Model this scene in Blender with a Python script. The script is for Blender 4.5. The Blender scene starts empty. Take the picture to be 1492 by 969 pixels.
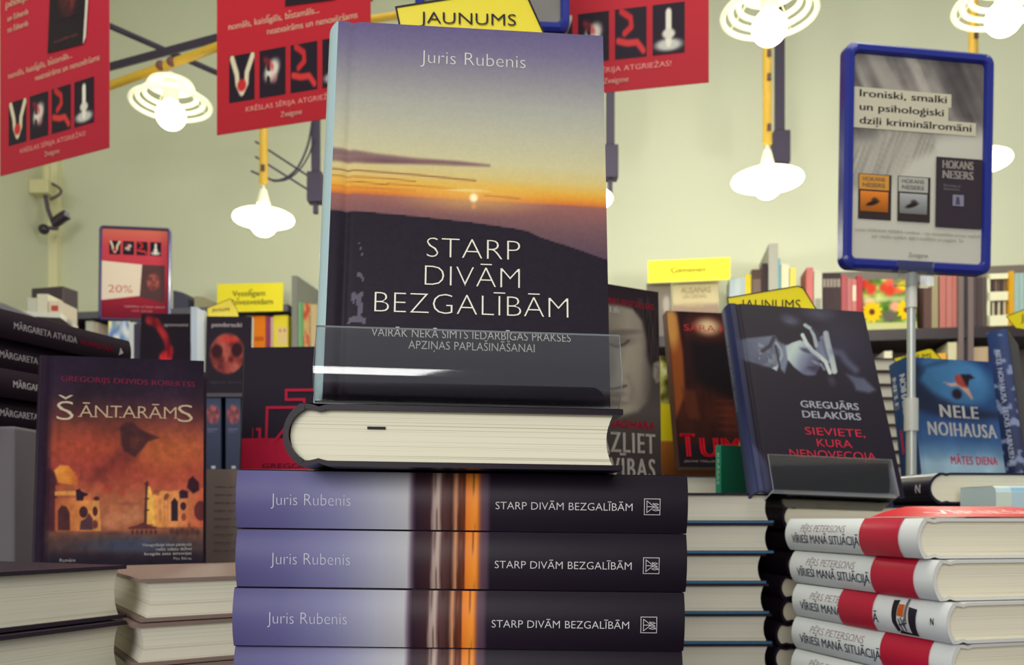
import bpy, bmesh, math, random, unicodedata
import numpy as np
from mathutils import Vector, Matrix

random.seed(7)
SC = bpy.context.scene
COL = SC.collection
ZC = 1.10                      # eye height of the camera above the floor
F, CX, CY = 1292.0, 746.0, 757.0   # focal length, principal column and horizon row in a 1492 x 969 frame

# ------------------------------------------------------------------ camera, world, lights, exposure
cam = bpy.data.cameras.new('camera')
cam.sensor_width = 36.0
cam.lens = 36.0 * F / 1492.0
cam.shift_y = (CY - 484.5) / 1492.0
cam.clip_start = 0.02
cam.dof.use_dof = True
cam.dof.focus_distance = 0.43
cam.dof.aperture_fstop = 20.0
camera = bpy.data.objects.new('camera', cam)
COL.objects.link(camera)
camera.location = (0, 0, ZC)
camera.rotation_euler = (math.pi / 2, 0, 0)
SC.camera = camera

world = bpy.data.worlds.new('world')
SC.world = world
world.use_nodes = True
world.node_tree.nodes['Background'].inputs[0].default_value = (0.86, 0.88, 0.92, 1)
world.node_tree.nodes['Background'].inputs[1].default_value = 0.30


def area_light(name, loc, target, sx, sy, power, col):
    d = bpy.data.lights.new(name, 'AREA')
    d.shape = 'RECTANGLE'
    d.size, d.size_y, d.energy, d.color = sx, sy, power, col
    o = bpy.data.objects.new(name, d)
    COL.objects.link(o)
    o.location = loc
    o.rotation_euler = (Vector(target) - Vector(loc)).to_track_quat('-Z', 'Y').to_euler()
    return o


area_light('shopfront_daylight', (-1.3, -3.2, 2.2), (0, 0.8, 1.1), 3.2, 2.0, 120, (1.0, 0.98, 0.95))
area_light('ceiling_fill_light', (0.6, 1.0, 3.40), (0.3, 1.2, 0), 2.6, 2.6, 74, (1.0, 0.97, 0.87))  # added soft overhead fill, no such panel hangs in the room
area_light('shelf_fill_light', (0.2, 2.7, 3.45), (0.0, 4.5, 1.9), 4.8, 0.5, 10, (0.98, 1.0, 0.92))  # added fill to brighten the back wall, not a shop fitting

SC.view_settings.view_transform = 'Standard'
SC.view_settings.look = 'None'
SC.view_settings.gamma = 1.0
SC.view_settings.use_curve_mapping = False
SC.view_settings.exposure = 0.0
SC.cycles.max_bounces = 10
SC.cycles.transparent_max_bounces = 16


# ------------------------------------------------------------------ colour and material helpers
def lin(c):
    c = np.asarray(c, float)
    if c.max() > 1.0:
        c = c / 255.0
    return np.where(c <= 0.04045, c / 12.92, ((c + 0.055) / 1.055) ** 2.4)


def ink(c):
    """printed colour: a little denser in the darks than the plain colour"""
    c = np.asarray(c, float)
    return lin(np.maximum(c / 255.0, 1e-4)) ** 1.12


MATS = {}


def mat(name, rgb, rough=0.5, metal=0.0, emit=0.0, noise=0.0, scale=40.0, spec=0.5, ecol=None):
    if name in MATS:
        return MATS[name]
    m = bpy.data.materials.new(name)
    m.use_nodes = True
    nt = m.node_tree
    b = nt.nodes['Principled BSDF']
    c = list(lin(rgb)) + [1]
    b.inputs['Base Color'].default_value = c
    b.inputs['Roughness'].default_value = rough
    b.inputs['Metallic'].default_value = metal
    b.inputs['Specular IOR Level'].default_value = spec
    if noise > 0:
        tc = nt.nodes.new('ShaderNodeTexCoord')
        n = nt.nodes.new('ShaderNodeTexNoise')
        n.inputs['Scale'].default_value = scale
        n.inputs['Detail'].default_value = 4
        nt.links.new(tc.outputs['Object'], n.inputs['Vector'])
        r = nt.nodes.new('ShaderNodeMix')
        r.data_type = 'RGBA'
        r.inputs[6].default_value = [x * (1 - noise) for x in c[:3]] + [1]
        r.inputs[7].default_value = [min(1, x * (1 + noise)) for x in c[:3]] + [1]
        nt.links.new(n.outputs['Fac'], r.inputs[0])
        nt.links.new(r.outputs[2], b.inputs['Base Color'])
    if emit > 0:
        e = list(lin(ecol if ecol is not None else rgb)) + [1]
        b.inputs['Emission Color'].default_value = e
        b.inputs['Emission Strength'].default_value = emit
    MATS[name] = m
    return m


def print_mat(name, rough, spec=0.5):
    if name in MATS:
        return MATS[name]
    m = bpy.data.materials.new(name)
    m.use_nodes = True
    nt = m.node_tree
    b = nt.nodes['Principled BSDF']
    a = nt.nodes.new('ShaderNodeAttribute')
    a.attribute_name = 'ink'
    nt.links.new(a.outputs['Color'], b.inputs['Base Color'])
    b.inputs['Roughness'].default_value = rough
    b.inputs['Specular IOR Level'].default_value = spec
    MATS[name] = m
    return m


def pages_mat(name, light, dark):
    if name in MATS:
        return MATS[name]
    m = bpy.data.materials.new(name)
    m.use_nodes = True
    nt = m.node_tree
    b = nt.nodes['Principled BSDF']
    b.inputs['Roughness'].default_value = 0.85
    b.inputs['Specular IOR Level'].default_value = 0.2
    tc = nt.nodes.new('ShaderNodeTexCoord')
    mp = nt.nodes.new('ShaderNodeMapping')
    mp.inputs['Scale'].default_value = (2.0, 2.0, 1500)
    n1 = nt.nodes.new('ShaderNodeTexNoise')
    n1.inputs['Scale'].default_value = 1.0
    n1.inputs['Detail'].default_value = 2.0
    nt.links.new(tc.outputs['Object'], mp.inputs['Vector'])
    nt.links.new(mp.outputs['Vector'], n1.inputs['Vector'])
    r = nt.nodes.new('ShaderNodeValToRGB')
    r.color_ramp.elements[0].position = 0.30
    r.color_ramp.elements[0].color = list(lin(dark)) + [1]
    r.color_ramp.elements[1].position = 0.44
    r.color_ramp.elements[1].color = list(lin(light)) + [1]
    nt.links.new(n1.outputs['Fac'], r.inputs['Fac'])
    nt.links.new(r.outputs['Color'], b.inputs['Base Color'])
    bp = nt.nodes.new('ShaderNodeBump')
    bp.inputs['Strength'].default_value = 0.12
    bp.inputs['Distance'].default_value = 0.0005
    nt.links.new(n1.outputs['Fac'], bp.inputs['Height'])
    nt.links.new(bp.outputs['Normal'], b.inputs['Normal'])
    MATS[name] = m
    return m


def acrylic_mat(name='clear_acrylic', tint=(0.93, 0.94, 0.95), base=0.035):
    if name in MATS:
        return MATS[name]
    m = bpy.data.materials.new(name)
    m.use_nodes = True
    nt = m.node_tree
    nt.nodes.remove(nt.nodes['Principled BSDF'])
    out = nt.nodes['Material Output']
    t = nt.nodes.new('ShaderNodeBsdfTransparent')
    t.inputs[0].default_value = list(tint) + [1]
    g = nt.nodes.new('ShaderNodeBsdfGlossy')
    g.inputs['Roughness'].default_value = 0.06
    fr = nt.nodes.new('ShaderNodeFresnel')
    fr.inputs[0].default_value = 1.49
    mx = nt.nodes.new('ShaderNodeMixShader')
    ad = nt.nodes.new('ShaderNodeMath')
    ad.operation = 'ADD'
    ad.use_clamp = True
    ad.inputs[1].default_value = base
    nt.links.new(fr.outputs[0], ad.inputs[0])
    nt.links.new(ad.outputs[0], mx.inputs[0])
    nt.links.new(t.outputs[0], mx.inputs[1])
    nt.links.new(g.outputs[0], mx.inputs[2])
    nt.links.new(mx.outputs[0], out.inputs[0])
    MATS[name] = m
    return m


INK = print_mat('printed_ink_satin', 0.40, 0.16)
INKM = print_mat('printed_ink_matt', 0.6, 0.08)
PAGES = pages_mat('book_pages_cream', (226, 219, 196), (188, 178, 150))
PAGESW = pages_mat('book_pages_pale', (220, 216, 200), (196, 190, 168))


# ------------------------------------------------------------------ object helpers
def tag(o, label=None, cat=None, group=None, kind=None):
    if label:
        o['label'] = label
    if cat:
        o['category'] = cat
    if group:
        o['group'] = group
    if kind:
        o['kind'] = kind
    return o


def empty(name, M, label, cat, group=None):
    o = bpy.data.objects.new(name, None)
    o.empty_display_size = 0.02
    COL.objects.link(o)
    o.matrix_world = M
    return tag(o, label, cat, group)


class MB:
    """collects shapes in one mesh"""

    def __init__(s):
        s.v, s.f, s.c = [], [], []
        s.ink = (1, 1, 1)
        s.smooth = False

    def add(s, vs, fs, col=None):
        k = len(s.v)
        s.v.extend([tuple(p) for p in vs])
        s.f.extend([tuple(i + k for i in f) for f in fs])
        if col is None or np.ndim(col) == 1:
            c = tuple(ink(col)) if col is not None else (0.8, 0.8, 0.8)
            s.c.extend([c] * len(vs))
        else:
            s.c.extend([tuple(x) for x in col])

    def box(s, a, b, M=None):
        x0, y0, z0 = a
        x1, y1, z1 = b
        vs = [(x0, y0, z0), (x1, y0, z0), (x1, y1, z0), (x0, y1, z0), (x0, y0, z1), (x1, y0, z1), (x1, y1, z1), (x0, y1, z1)]
        if M is not None:
            vs = [tuple(M @ Vector(p)) for p in vs]
        s.add(vs, [(0, 3, 2, 1), (4, 5, 6, 7), (0, 1, 5, 4), (1, 2, 6, 5), (2, 3, 7, 6), (3, 0, 4, 7)])
        return s

    def prism(s, poly, z0, z1, M=None):
        n = len(poly)
        vs = [(x, y, z0) for x, y in poly] + [(x, y, z1) for x, y in poly]
        if M is not None:
            vs = [tuple(M @ Vector(p)) for p in vs]
        s.add(vs, [tuple(range(n - 1, -1, -1)), tuple(range(n, 2 * n))] + [(i, (i + 1) % n, n + (i + 1) % n, n + i) for i in range(n)])
        return s

    def lathe(s, prof, n=32, loc=(0, 0, 0), cap=True):
        vs, fs = [], []
        for r, z in prof:
            for i in range(n):
                a = 2 * math.pi * i / n
                vs.append((loc[0] + r * math.cos(a), loc[1] + r * math.sin(a), loc[2] + z))
        for j in range(len(prof) - 1):
            for i in range(n):
                fs.append((j * n + i, j * n + (i + 1) % n, (j + 1) * n + (i + 1) % n, (j + 1) * n + i))
        if cap:
            if prof[0][0] > 1e-5:
                fs.append(tuple(range(n - 1, -1, -1)))
            if prof[-1][0] > 1e-5:
                k = (len(prof) - 1) * n
                fs.append(tuple(range(k, k + n)))
        s.add(vs, fs)
        s.smooth = True
        return s

    def tube(s, pts, r, n=10):
        pts = [Vector(p) for p in pts]
        vs, fs = [], []
        up = Vector((0.13, 0.31, 0.94)).normalized()
        for i, p in enumerate(pts):
            t = (pts[min(i + 1, len(pts) - 1)] - pts[max(i - 1, 0)]).normalized()
            a = t.cross(up)
            if a.length < 1e-4:
                a = t.cross(Vector((1, 0, 0)))
            a.normalize()
            b = t.cross(a)
            for k in range(n):
                w = 2 * math.pi * k / n
                vs.append(p + a * (r * math.cos(w)) + b * (r * math.sin(w)))
        for i in range(len(pts) - 1):
            for k in range(n):
                fs.append((i * n + k, i * n + (k + 1) % n, (i + 1) * n + (k + 1) % n, (i + 1) * n + k))
        fs.append(tuple(range(n - 1, -1, -1)))
        fs.append(tuple(range((len(pts) - 1) * n, len(pts) * n)))
        s.add(vs, fs)
        s.smooth = True
        return s

    def ball(s, c, r, n=20, sz=1.0):
        prof = [(max(1e-6, r * math.sin(math.pi * i / 12)), -r * sz * math.cos(math.pi * i / 12)) for i in range(13)]
        return s.lathe(prof, n, c, cap=False)

    def torus(s, c, R, r, n=40, m=8):
        vs, fs = [], []
        for i in range(n):
            a = 2 * math.pi * i / n
            for j in range(m):
                b = 2 * math.pi * j / m
                q = R + r * math.cos(b)
                vs.append((c[0] + q * math.cos(a), c[1] + q * math.sin(a), c[2] + r * math.sin(b)))
        for i in range(n):
            for j in range(m):
                fs.append((i * m + j, ((i + 1) % n) * m + j, ((i + 1) % n) * m + (j + 1) % m, i * m + (j + 1) % m))
        s.add(vs, fs)
        s.smooth = True
        return s

    def build(s, name, m, parent=None, M=None, bevel=0.0, label=None, ink=False):
        me = bpy.data.meshes.new(name)
        me.from_pydata(s.v, [], s.f)
        if ink:
            a = me.color_attributes.new('ink', 'FLOAT_COLOR', 'POINT')
            c = np.ones((len(s.v), 4), np.float32)
            c[:, :3] = np.array(s.c, np.float32)
            a.data.foreach_set('color', c.ravel())
        me.materials.append(m)
        me.update()
        if s.smooth:
            me.polygons.foreach_set('use_smooth', [True] * len(me.polygons))
            try:
                me.set_sharp_from_angle(angle=math.radians(42))
            except Exception:
                pass
        o = bpy.data.objects.new(name, me)
        COL.objects.link(o)
        if parent is not None:
            o.parent = parent
        if M is not None:
            o.matrix_local = M
        if bevel > 0:
            b = o.modifiers.new('edge_round', 'BEVEL')
            b.width, b.segments, b.limit_method = bevel, 2, 'ANGLE'
        if label:
            o['label'] = label
        return o


def structure(o):
    o['kind'] = 'structure'
    return o


# ------------------------------------------------------------------ lettering
GL = {}


def _raw(body, off):
    c = bpy.data.curves.new('glyph', 'FONT')
    c.body, c.offset, c.resolution_u = body, off, 3
    o = bpy.data.objects.new('glyph', c)
    COL.objects.link(o)
    me = o.evaluated_get(bpy.context.evaluated_depsgraph_get()).to_mesh()
    v = np.array([p.co[:2] for p in me.vertices]) if len(me.vertices) else np.zeros((0, 2))
    f = [tuple(p.vertices) for p in me.polygons]
    bpy.data.objects.remove(o)
    bpy.data.curves.remove(c)
    return v, f


_hh = _raw('HH', 0)[0]
CAP = _hh[:, 1].max()
HH = _hh[:, 0].max() - _hh[:, 0].min()
XH = _raw('x', 0)[0][:, 1].max()


def glyph(ch, off):
    k = (ch, off)
    if k in GL:
        return GL[k]
    d = unicodedata.normalize('NFD', ch)
    base, marks = d[0], d[1:]
    if base == ' ':
        GL[k] = (np.zeros((0, 2)), [], 0.3)
        return GL[k]
    v, f = _raw(base, off)
    v0 = _raw('H' + base + 'H', 0)[0]
    adv = v0[:, 0].max() - v0[:, 0].min() - HH
    if len(v) == 0:
        GL[k] = (np.zeros((0, 2)), [], 0.3)
        return GL[k]
    x0, x1, y1 = v[:, 0].min(), v[:, 0].max(), v[:, 1].max()
    cxg = (x0 + x1) / 2
    th = 0.085 + 2 * off
    add, af = [], []

    def quad(p):
        n = len(v) + len(add)
        add.extend(p)
        af.append((n, n + 1, n + 2, n + 3))
    for mk in marks:
        if mk == '\u0304':
            w = 0.17
            quad([(cxg - w, y1 + .09), (cxg + w, y1 + .09), (cxg + w, y1 + .09 + th), (cxg - w, y1 + .09 + th)])
        elif mk == '\u030c':
            quad([(cxg, y1 + .06), (cxg + .16, y1 + .22), (cxg + .16 - th, y1 + .22), (cxg - th * .3, y1 + .06 + th)])
            quad([(cxg, y1 + .06), (cxg + th * .3, y1 + .06 + th), (cxg - .16 + th, y1 + .22), (cxg - .16, y1 + .22)])
        elif mk == '\u0327':
            if base == 'g':
                quad([(cxg - .02, y1 + .05), (cxg + th, y1 + .05), (cxg + .1, y1 + .2), (cxg + .04, y1 + .2)])
            else:
                quad([(cxg - .07, -.24), (cxg - .01, -.24), (cxg + .06, -.08), (cxg - .03, -.08)])
        elif mk == '\u0301':
            quad([(cxg - .05, y1 + .06), (cxg, y1 + .06), (cxg + .13, y1 + .2), (cxg + .03, y1 + .2)])
    if add:
        v = np.vstack([v, np.array(add)])
        f = f + af
    GL[k] = (v, f, adv)
    return GL[k]


class Print(MB):
    """flat artwork in (x right, y up) metres, laid on a surface by a mapping"""

    def __init__(s, fmap=None):
        super().__init__()
        s.fmap = fmap or (lambda x, y, o: np.stack([x, y, o], 1))
        s.k = 0
        s.levels = None      # heights at which flat shapes are cut so that they follow a rounded spine

    def layer(s):
        s.k += 1
        return 0.00012 * s.k

    def grid(s, x0, y0, x1, y1, func, nx=80, ny=100):
        gx, gy = np.meshgrid(np.linspace(0, 1, nx + 1), np.linspace(0, 1, ny + 1))
        U, V = gx.ravel(), gy.ravel()
        if callable(func):
            col = ink(np.clip(func(U, V), 0, 255))
        else:
            col = np.tile(ink(func), (len(U), 1))
        o = np.full(len(U), s.layer())
        P = s.fmap(x0 + (x1 - x0) * U, y0 + (y1 - y0) * V, o)
        w = nx + 1
        fs = [(j * w + i, j * w + i + 1, (j + 1) * w + i + 1, (j + 1) * w + i) for j in range(ny) for i in range(nx)]
        s.add(P, fs, col)

    def rect(s, x0, y0, x1, y1, c, n=1):
        s.grid(x0, y0, x1, y1, c, n, n)

    def flat(s, x, y, fs, c):
        if s.levels is not None:
            bm = bmesh.new()
            vs = [bm.verts.new((a, b, 0)) for a, b in zip(x, y)]
            for f in fs:
                try:
                    bm.faces.new([vs[i] for i in f])
                except ValueError:
                    pass
            for h in s.levels:
                bmesh.ops.bisect_plane(bm, geom=bm.verts[:] + bm.edges[:] + bm.faces[:], dist=1e-7, plane_co=(0, h, 0), plane_no=(0, 1, 0))
            bm.verts.index_update()
            x = np.array([v.co.x for v in bm.verts])
            y = np.array([v.co.y for v in bm.verts])
            fs = [tuple(v.index for v in f.verts) for f in bm.faces]
            bm.free()
        s.add(s.fmap(x, y, np.full(len(x), s.layer())), fs, c)

    def poly(s, pts, c):
        p = np.array(pts, float)
        s.flat(p[:, 0], p[:, 1], [tuple(range(len(p)))], c)

    def line(s, pts, w, c):
        for a, b in zip(pts[:-1], pts[1:]):
            a, b = np.array(a, float), np.array(b, float)
            d = (b - a) / (np.linalg.norm(b - a) + 1e-12)
            n = np.array([-d[1], d[0]]) * w / 2
            e = d * w / 2
            s.poly([a - e - n, b + e - n, b + e + n, a - e + n], c)

    def text(s, t, x, y, cap, c, width=None, align='L', off=0.0, bold=0.0, shear=0.0, sx=1.0, space=0.0, slope=0.0, serif=0.0):
        sc = cap / CAP
        V, Fs, pen = [], [], 0.0
        n = 0
        for ch in t:
            v, f, adv = glyph(ch, off)
            reps = [0.0] if bold == 0 else [-bold, 0, bold]
            if len(v):
                for r in reps:
                    V.append(v + [pen + r, 0])
                    Fs += [tuple(i + n for i in q) for q in f]
                    n += len(v)
                if serif > 0 and ch.isalpha():
                    xa, xb = v[:, 0].min() + pen, v[:, 0].max() + pen
                    for (xx) in ((xa + .03, xb - .03) if xb - xa > .3 else ((xa + xb) / 2,)):
                        q = np.array([(xx - serif, 0), (xx + serif, 0), (xx + serif, .05), (xx - serif, .05)])
                        V.append(q)
                        Fs.append((n, n + 1, n + 2, n + 3))
                        n += 4
            pen += adv + space
        if not V:
            return
        V = np.vstack(V)
        total = V[:, 0].max() - V[:, 0].min()
        if width:
            sx = width / (total * sc)
        X = (V[:, 0] - V[:, 0].min()) * sc * sx
        W = total * sc * sx
        X0 = {'L': 0, 'C': -W / 2, 'R': -W}[align]
        Y = V[:, 1] * sc
        X = X + X0 + shear * Y
        s.flat(x + X, y + Y + slope * X, Fs, c)


# ------------------------------------------------------------------ painting masks (artwork on covers)
def sstep(a, b, x):
    t = np.clip((x - a) / (b - a + 1e-12), 0, 1)
    return t * t * (3 - 2 * t)


def ell(U, V, cx, cy, rx, ry, a=0.0, soft=0.25):
    ca, sa = math.cos(a), math.sin(a)
    x, y = U - cx, V - cy
    d = np.sqrt(((x * ca + y * sa) / rx) ** 2 + ((-x * sa + y * ca) / ry) ** 2)
    return 1 - sstep(1 - soft, 1 + soft, d)


def polym(U, V, pts, soft=0.01):
    pts = np.array(pts, float)
    inside = np.zeros(len(U), bool)
    dist = np.full(len(U), 1e9)
    n = len(pts)
    for i in range(n):
        a, b = pts[i], pts[(i + 1) % n]
        cond = (a[1] > V) != (b[1] > V)
        xi = a[0] + (V - a[1]) * (b[0] - a[0]) / (b[1] - a[1] + 1e-12)
        inside ^= cond & (U < xi)
        e = b - a
        t = np.clip(((U - a[0]) * e[0] + (V - a[1]) * e[1]) / (e @ e + 1e-12), 0, 1)
        dist = np.minimum(dist, np.hypot(U - a[0] - t * e[0], V - a[1] - t * e[1]))
    sd = np.where(inside, dist, -dist)
    return sstep(-soft, soft, sd)


def strokem(U, V, pts, w, soft=0.01):
    pts = np.array(pts, float)
    dist = np.full(len(U), 1e9)
    for a, b in zip(pts[:-1], pts[1:]):
        e = b - a
        t = np.clip(((U - a[0]) * e[0] + (V - a[1]) * e[1]) / (e @ e + 1e-12), 0, 1)
        dist = np.minimum(dist, np.hypot(U - a[0] - t * e[0], V - a[1] - t * e[1]))
    return 1 - sstep(w - soft, w + soft, dist)


def vnoise(U, V, sx, sy, seed, octv=3):
    out = np.zeros(len(U))
    amp, tot = 1.0, 0.0
    for o in range(octv):
        rg = np.random.RandomState(seed + o * 17)
        g = rg.rand(64, 64)
        x, y = U * sx * 2 ** o, V * sy * 2 ** o
        xi, yi = np.floor(x).astype(int), np.floor(y).astype(int)
        fx, fy = x - xi, y - yi
        fx, fy = fx * fx * (3 - 2 * fx), fy * fy * (3 - 2 * fy)
        a = g[yi % 64, xi % 64] * (1 - fx) + g[yi % 64, (xi + 1) % 64] * fx
        b = g[(yi + 1) % 64, xi % 64] * (1 - fx) + g[(yi + 1) % 64, (xi + 1) % 64] * fx
        out += amp * (a * (1 - fy) + b * fy)
        tot += amp
        amp *= 0.5
    return out / tot


def ramp(t, stops):
    xs = [p for p, _ in stops]
    return np.stack([np.interp(t, xs, [c[k] for _, c in stops]) for k in range(3)], 1)


def over(img, m, c):
    return img * (1 - m[:, None]) + np.array(c, float)[None, :] * m[:, None] if np.ndim(c) == 1 else img * (1 - m[:, None]) + c * m[:, None]


def fill(U, c):
    return np.tile(np.array(c, float), (len(U), 1))


# ------------------------------------------------------------------ poses
def pose(O, yaw=0, lean=0, roll=0):
    """x right, y up, n to the viewer; O = lower left corner of the front face, z measured from eye height"""
    B = Matrix(((1, 0, 0), (0, 0, -1), (0, 1, 0)))
    d = math.pi / 180
    M = Matrix.Rotation(yaw * d, 3, 'Z') @ Matrix.Rotation(-lean * d, 3, 'X') @ B @ Matrix.Rotation(roll * d, 3, 'Z')
    return Matrix.Translation((O[0], O[1], O[2] + ZC)) @ M.to_4x4()


def lying(O, udir, z, roll=0.0):
    """a closed book lying front cover up: u = spine to fore-edge, v = foot to head, n = up; O = corner at spine and foot"""
    u = Vector((udir[0], udir[1], 0)).normalized()
    n = Vector((0, 0, 1))
    v = n.cross(u)
    M = Matrix((u, v, n)).transposed()
    if roll:
        M = Matrix.Rotation(math.radians(roll), 3, 'Y') @ M
    return Matrix.Translation((O[0], O[1], z + ZC)) @ M.to_4x4()


def picture_frame(O, yaw, lean, roll, W, H, ox, oy, k):
    """maps cover coordinates (0..1) to the coordinates in which a cover's picture was sketched"""
    M = pose(O, yaw, lean, roll)

    def f(U, V):
        P = [M[r][0] * U * W + M[r][1] * V * H + M[r][3] for r in range(3)]
        x, y = CX + F * P[0] / P[1], CY - F * (P[2] - ZC) / P[1]
        return (x - ox) * k, (y - oy) * k
    return f


def px(x, y, Y):
    return ((x - CX) / F * Y, Y, (CY - y) / F * Y)


# ------------------------------------------------------------------ books
def book(label, M, W, H, T, cover, front=None, spine=None, hard=True, bulge=None, group=None, pages=None, name=None, crough=0.45, ink=None, half=False, cat='book', groove=True, extra_map=None):
    """one book: a case (cover), its page block and, where seen, printed front cover and spine"""
    name = name or ('hardcover_book' if hard else 'paperback_book')
    root = empty(name, M, label, cat, group)
    c = 0.0024 if hard else 0.0006
    sq = 0.003 if hard else 0.0003
    b = bulge if bulge is not None else (0.0045 if hard else 0.0)
    R = ((T / 2) ** 2 + b * b) / (2 * b) if b > 0 else None
    gd = 0.0013 if (hard and groove) else 0.0
    gu = 0.0085

    def arc(n):
        if R is None:
            return n * 0.0
        return -(np.sqrt(np.maximum(R * R - (n - T / 2) ** 2, 0)) - (R - b))

    def dip(u):
        return gd * np.exp(-((u - gu) / 0.0022) ** 2)
    us = [W, W * 0.5, 0.016, 0.0125, 0.0105, 0.0085, 0.0065, 0.0045, 0.002] if gd else [W, W * 0.5, 0.004]
    outer = [(u, T - float(dip(np.array(u)))) for u in us]
    ns = np.linspace(T, 0, 13)
    arcp = [(float(arc(n)), float(n)) for n in ns]
    lower = [(u, T - n) for u, n in reversed(outer)]
    prof = outer + arcp + lower
    k0, k1 = len(outer), len(outer) + len(arcp)
    sc = (T / 2 - c) / (T / 2)
    inner = []
    for i, (u, n) in enumerate(prof):
        inner.append((u + (c if k0 <= i < k1 else 0.0), T / 2 + (n - T / 2) * sc))
    m = MB()
    N = len(prof)
    vs = [(u, 0, n) for u, n in prof] + [(u, H, n) for u, n in prof] + [(u, 0, n) for u, n in inner] + [(u, H, n) for u, n in inner]
    fs = []
    for i in range(N - 1):
        fs += [(i, i + 1, N + i + 1, N + i), (2 * N + i + 1, 2 * N + i, 3 * N + i, 3 * N + i + 1), (i + 1, i, 2 * N + i, 2 * N + i + 1), (N + i, N + i + 1, 3 * N + i + 1, 3 * N + i)]
    for i in (0, N - 1):
        fs.append((i, N + i, 3 * N + i, 2 * N + i) if i == 0 else (N + i, i, 2 * N + i, 3 * N + i))
    m.add(vs, fs)
    m.smooth = True
    cm = cover if not isinstance(cover, tuple) else mat('cover_%02x%02x%02x_%d' % (cover + (int(crough * 100),)), tuple(int(v * .93) for v in cover), crough, spec=0.15)
    m.build('cover', cm, root)
    # page block
    p = MB()
    nn = np.linspace(c, T - c, 9)
    q = (nn - T / 2) / (T / 2)
    dfore = 0.0042 if hard else 0.0
    left = [(float(arc(n)) + c + 0.0004, float(n)) for n in nn]
    right = [(float(W - sq - dfore * (1 - t * t)), float(n)) for n, t in zip(nn, q)]
    poly = left + right[::-1]
    K = len(poly)
    vs = [(u, sq, n) for u, n in poly] + [(u, H - sq, n) for u, n in poly]
    fs = [(i + 1, i, K + i, K + i + 1) if False else (i, (i + 1) % K, K + (i + 1) % K, K + i) for i in range(K)]
    for j in range(8):
        a, b2 = j, K - 1 - j
        fs.append((a, a + 1, b2 - 1, b2)[::-1])
        fs.append((K + a, K + a + 1, K + b2 - 1, K + b2))
    p.add(vs, fs)
    p.build('page_block', pages or PAGES, root)
    if front:
        P = Print(lambda x, y, o: np.stack([x, y, T + 0.00012 + o - dip(x)], 1))
        front(P, W, H)
        P.smooth = True
        P.build('front_cover', ink or INK, root, ink=True)
    if spine:
        P = Print(lambda x, y, o: np.stack([arc(y) - 0.00012 - o, H - x, y], 1))
        P.levels = [T * k / 16 for k in range(1, 16)] if R else None
        spine(P, H, T)
        P.smooth = True
        P.build('spine', ink or INK, root, ink=True)
    return root


def standing(label, O, yaw, lean, roll, W, H, T, cover, **k):
    M = pose(O, yaw, lean, roll) @ Matrix.Translation((0, 0, -T))
    return book(label, M, W, H, T, cover, **k)


def copy_thing(o, M, label):
    r = o.copy()
    COL.objects.link(r)
    r.matrix_world = M
    r['label'] = label
    for ch in o.children:
        c = ch.copy()
        COL.objects.link(c)
        c.parent = r
    return r

# ================================================================== THE SETTING
CEIL = 4.0
TB = -0.149      # table top, relative to the eye
WALL0 = Vector((-2.375, 4.6, 0))
WDIR = Vector((0.9887, -0.1496, 0))
WNRM = Vector((-0.1496, -0.9887, 0))      # towards the room
WYAW = math.atan2(WDIR.y, WDIR.x)
plaster = mat('plaster_cream', (212, 215, 190), 0.9, noise=0.035, scale=1.6, spec=0.1)
plaster_side = mat('plaster_side', (212, 214, 190), 0.9, noise=0.05, scale=1.4, spec=0.1)
o = MB().box((-0.3, 0, 0), (5.6, 0.12, CEIL)).build('wall_back', plaster)
o.matrix_world = Matrix.Translation(WALL0) @ Matrix.Rotation(WYAW, 4, 'Z')
structure(o)
structure(MB().box((-2.50, -1.2, 0), (-2.38, 4.75, CEIL)).build('wall_left', plaster_side))
structure(MB().box((-2.6, -1.2, CEIL), (3.6, 4.9, CEIL + .12)).build('ceiling', mat('ceiling_paint', (220, 219, 195), 0.9, noise=0.03, scale=2)))
fl = mat('floor_boards', (120, 104, 92), 0.6, noise=0.25, scale=5)
structure(MB().box((-2.6, -1.2, -0.06), (3.6, 4.9, 0)).build('floor', fl))
o = MB().box((-0.02, -0.02, 0), (0.03, 0.03, CEIL)).build('trim_1', mat('corner_bead', (226, 222, 180), 0.8))
o.matrix_world = Matrix.Translation(WALL0 + Vector((0.012, -0.03, 0)))
structure(o)

# display table that carries all the piles
tblM = mat('table_black_laminate', (46, 38, 48), 0.45, noise=0.1, scale=30)
tbl = empty('display_table', Matrix.Translation((0, 1.1, 0)), 'long dark display table under all the book piles', 'table')
MB().box((-1.1, -0.85, ZC + TB - 0.035), (1.1, 0.95, ZC + TB)).build('table_top', tblM, tbl, bevel=0.002)
for sx in (-1.02, 1.02):
    for sy in (-0.78, 0.88):
        MB().box((sx - 0.03, sy - 0.03, 0), (sx + 0.03, sy + 0.03, ZC + TB - 0.035)).build('leg', tblM, tbl, bevel=0.002)


def wpt(x, d):
    """point of the picture column x on the plane d metres in front of the back wall -> (world, depth)"""
    a = (x - CX) / F
    P = WALL0 + WNRM * d
    # a*Y = P.x + s*W.x ; Y = P.y + s*W.y
    s = (a * P.y - P.x) / (WDIR.x - a * WDIR.y)
    q = P + WDIR * s
    return q, s


# ================================================================== CENTRE: THE SUNSET BOOK
MW, MH, MT = 0.1465, 0.2164, 0.0280
SKY = [(0.0, (40, 32, 46)), (0.44, (44, 35, 50)), (0.455, (120, 84, 92)), (0.512, (152, 104, 102)), (0.519, (214, 128, 66)), (0.532, (226, 160, 62)), (0.55, (226, 182, 84)), (0.575, (216, 196, 132)),
       (0.62, (206, 200, 160)), (0.70, (190, 188, 166)), (0.78, (172, 172, 164)), (0.86, (146, 144, 152)), (0.93, (124, 116, 146)), (1.0, (108, 98, 138))]


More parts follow.
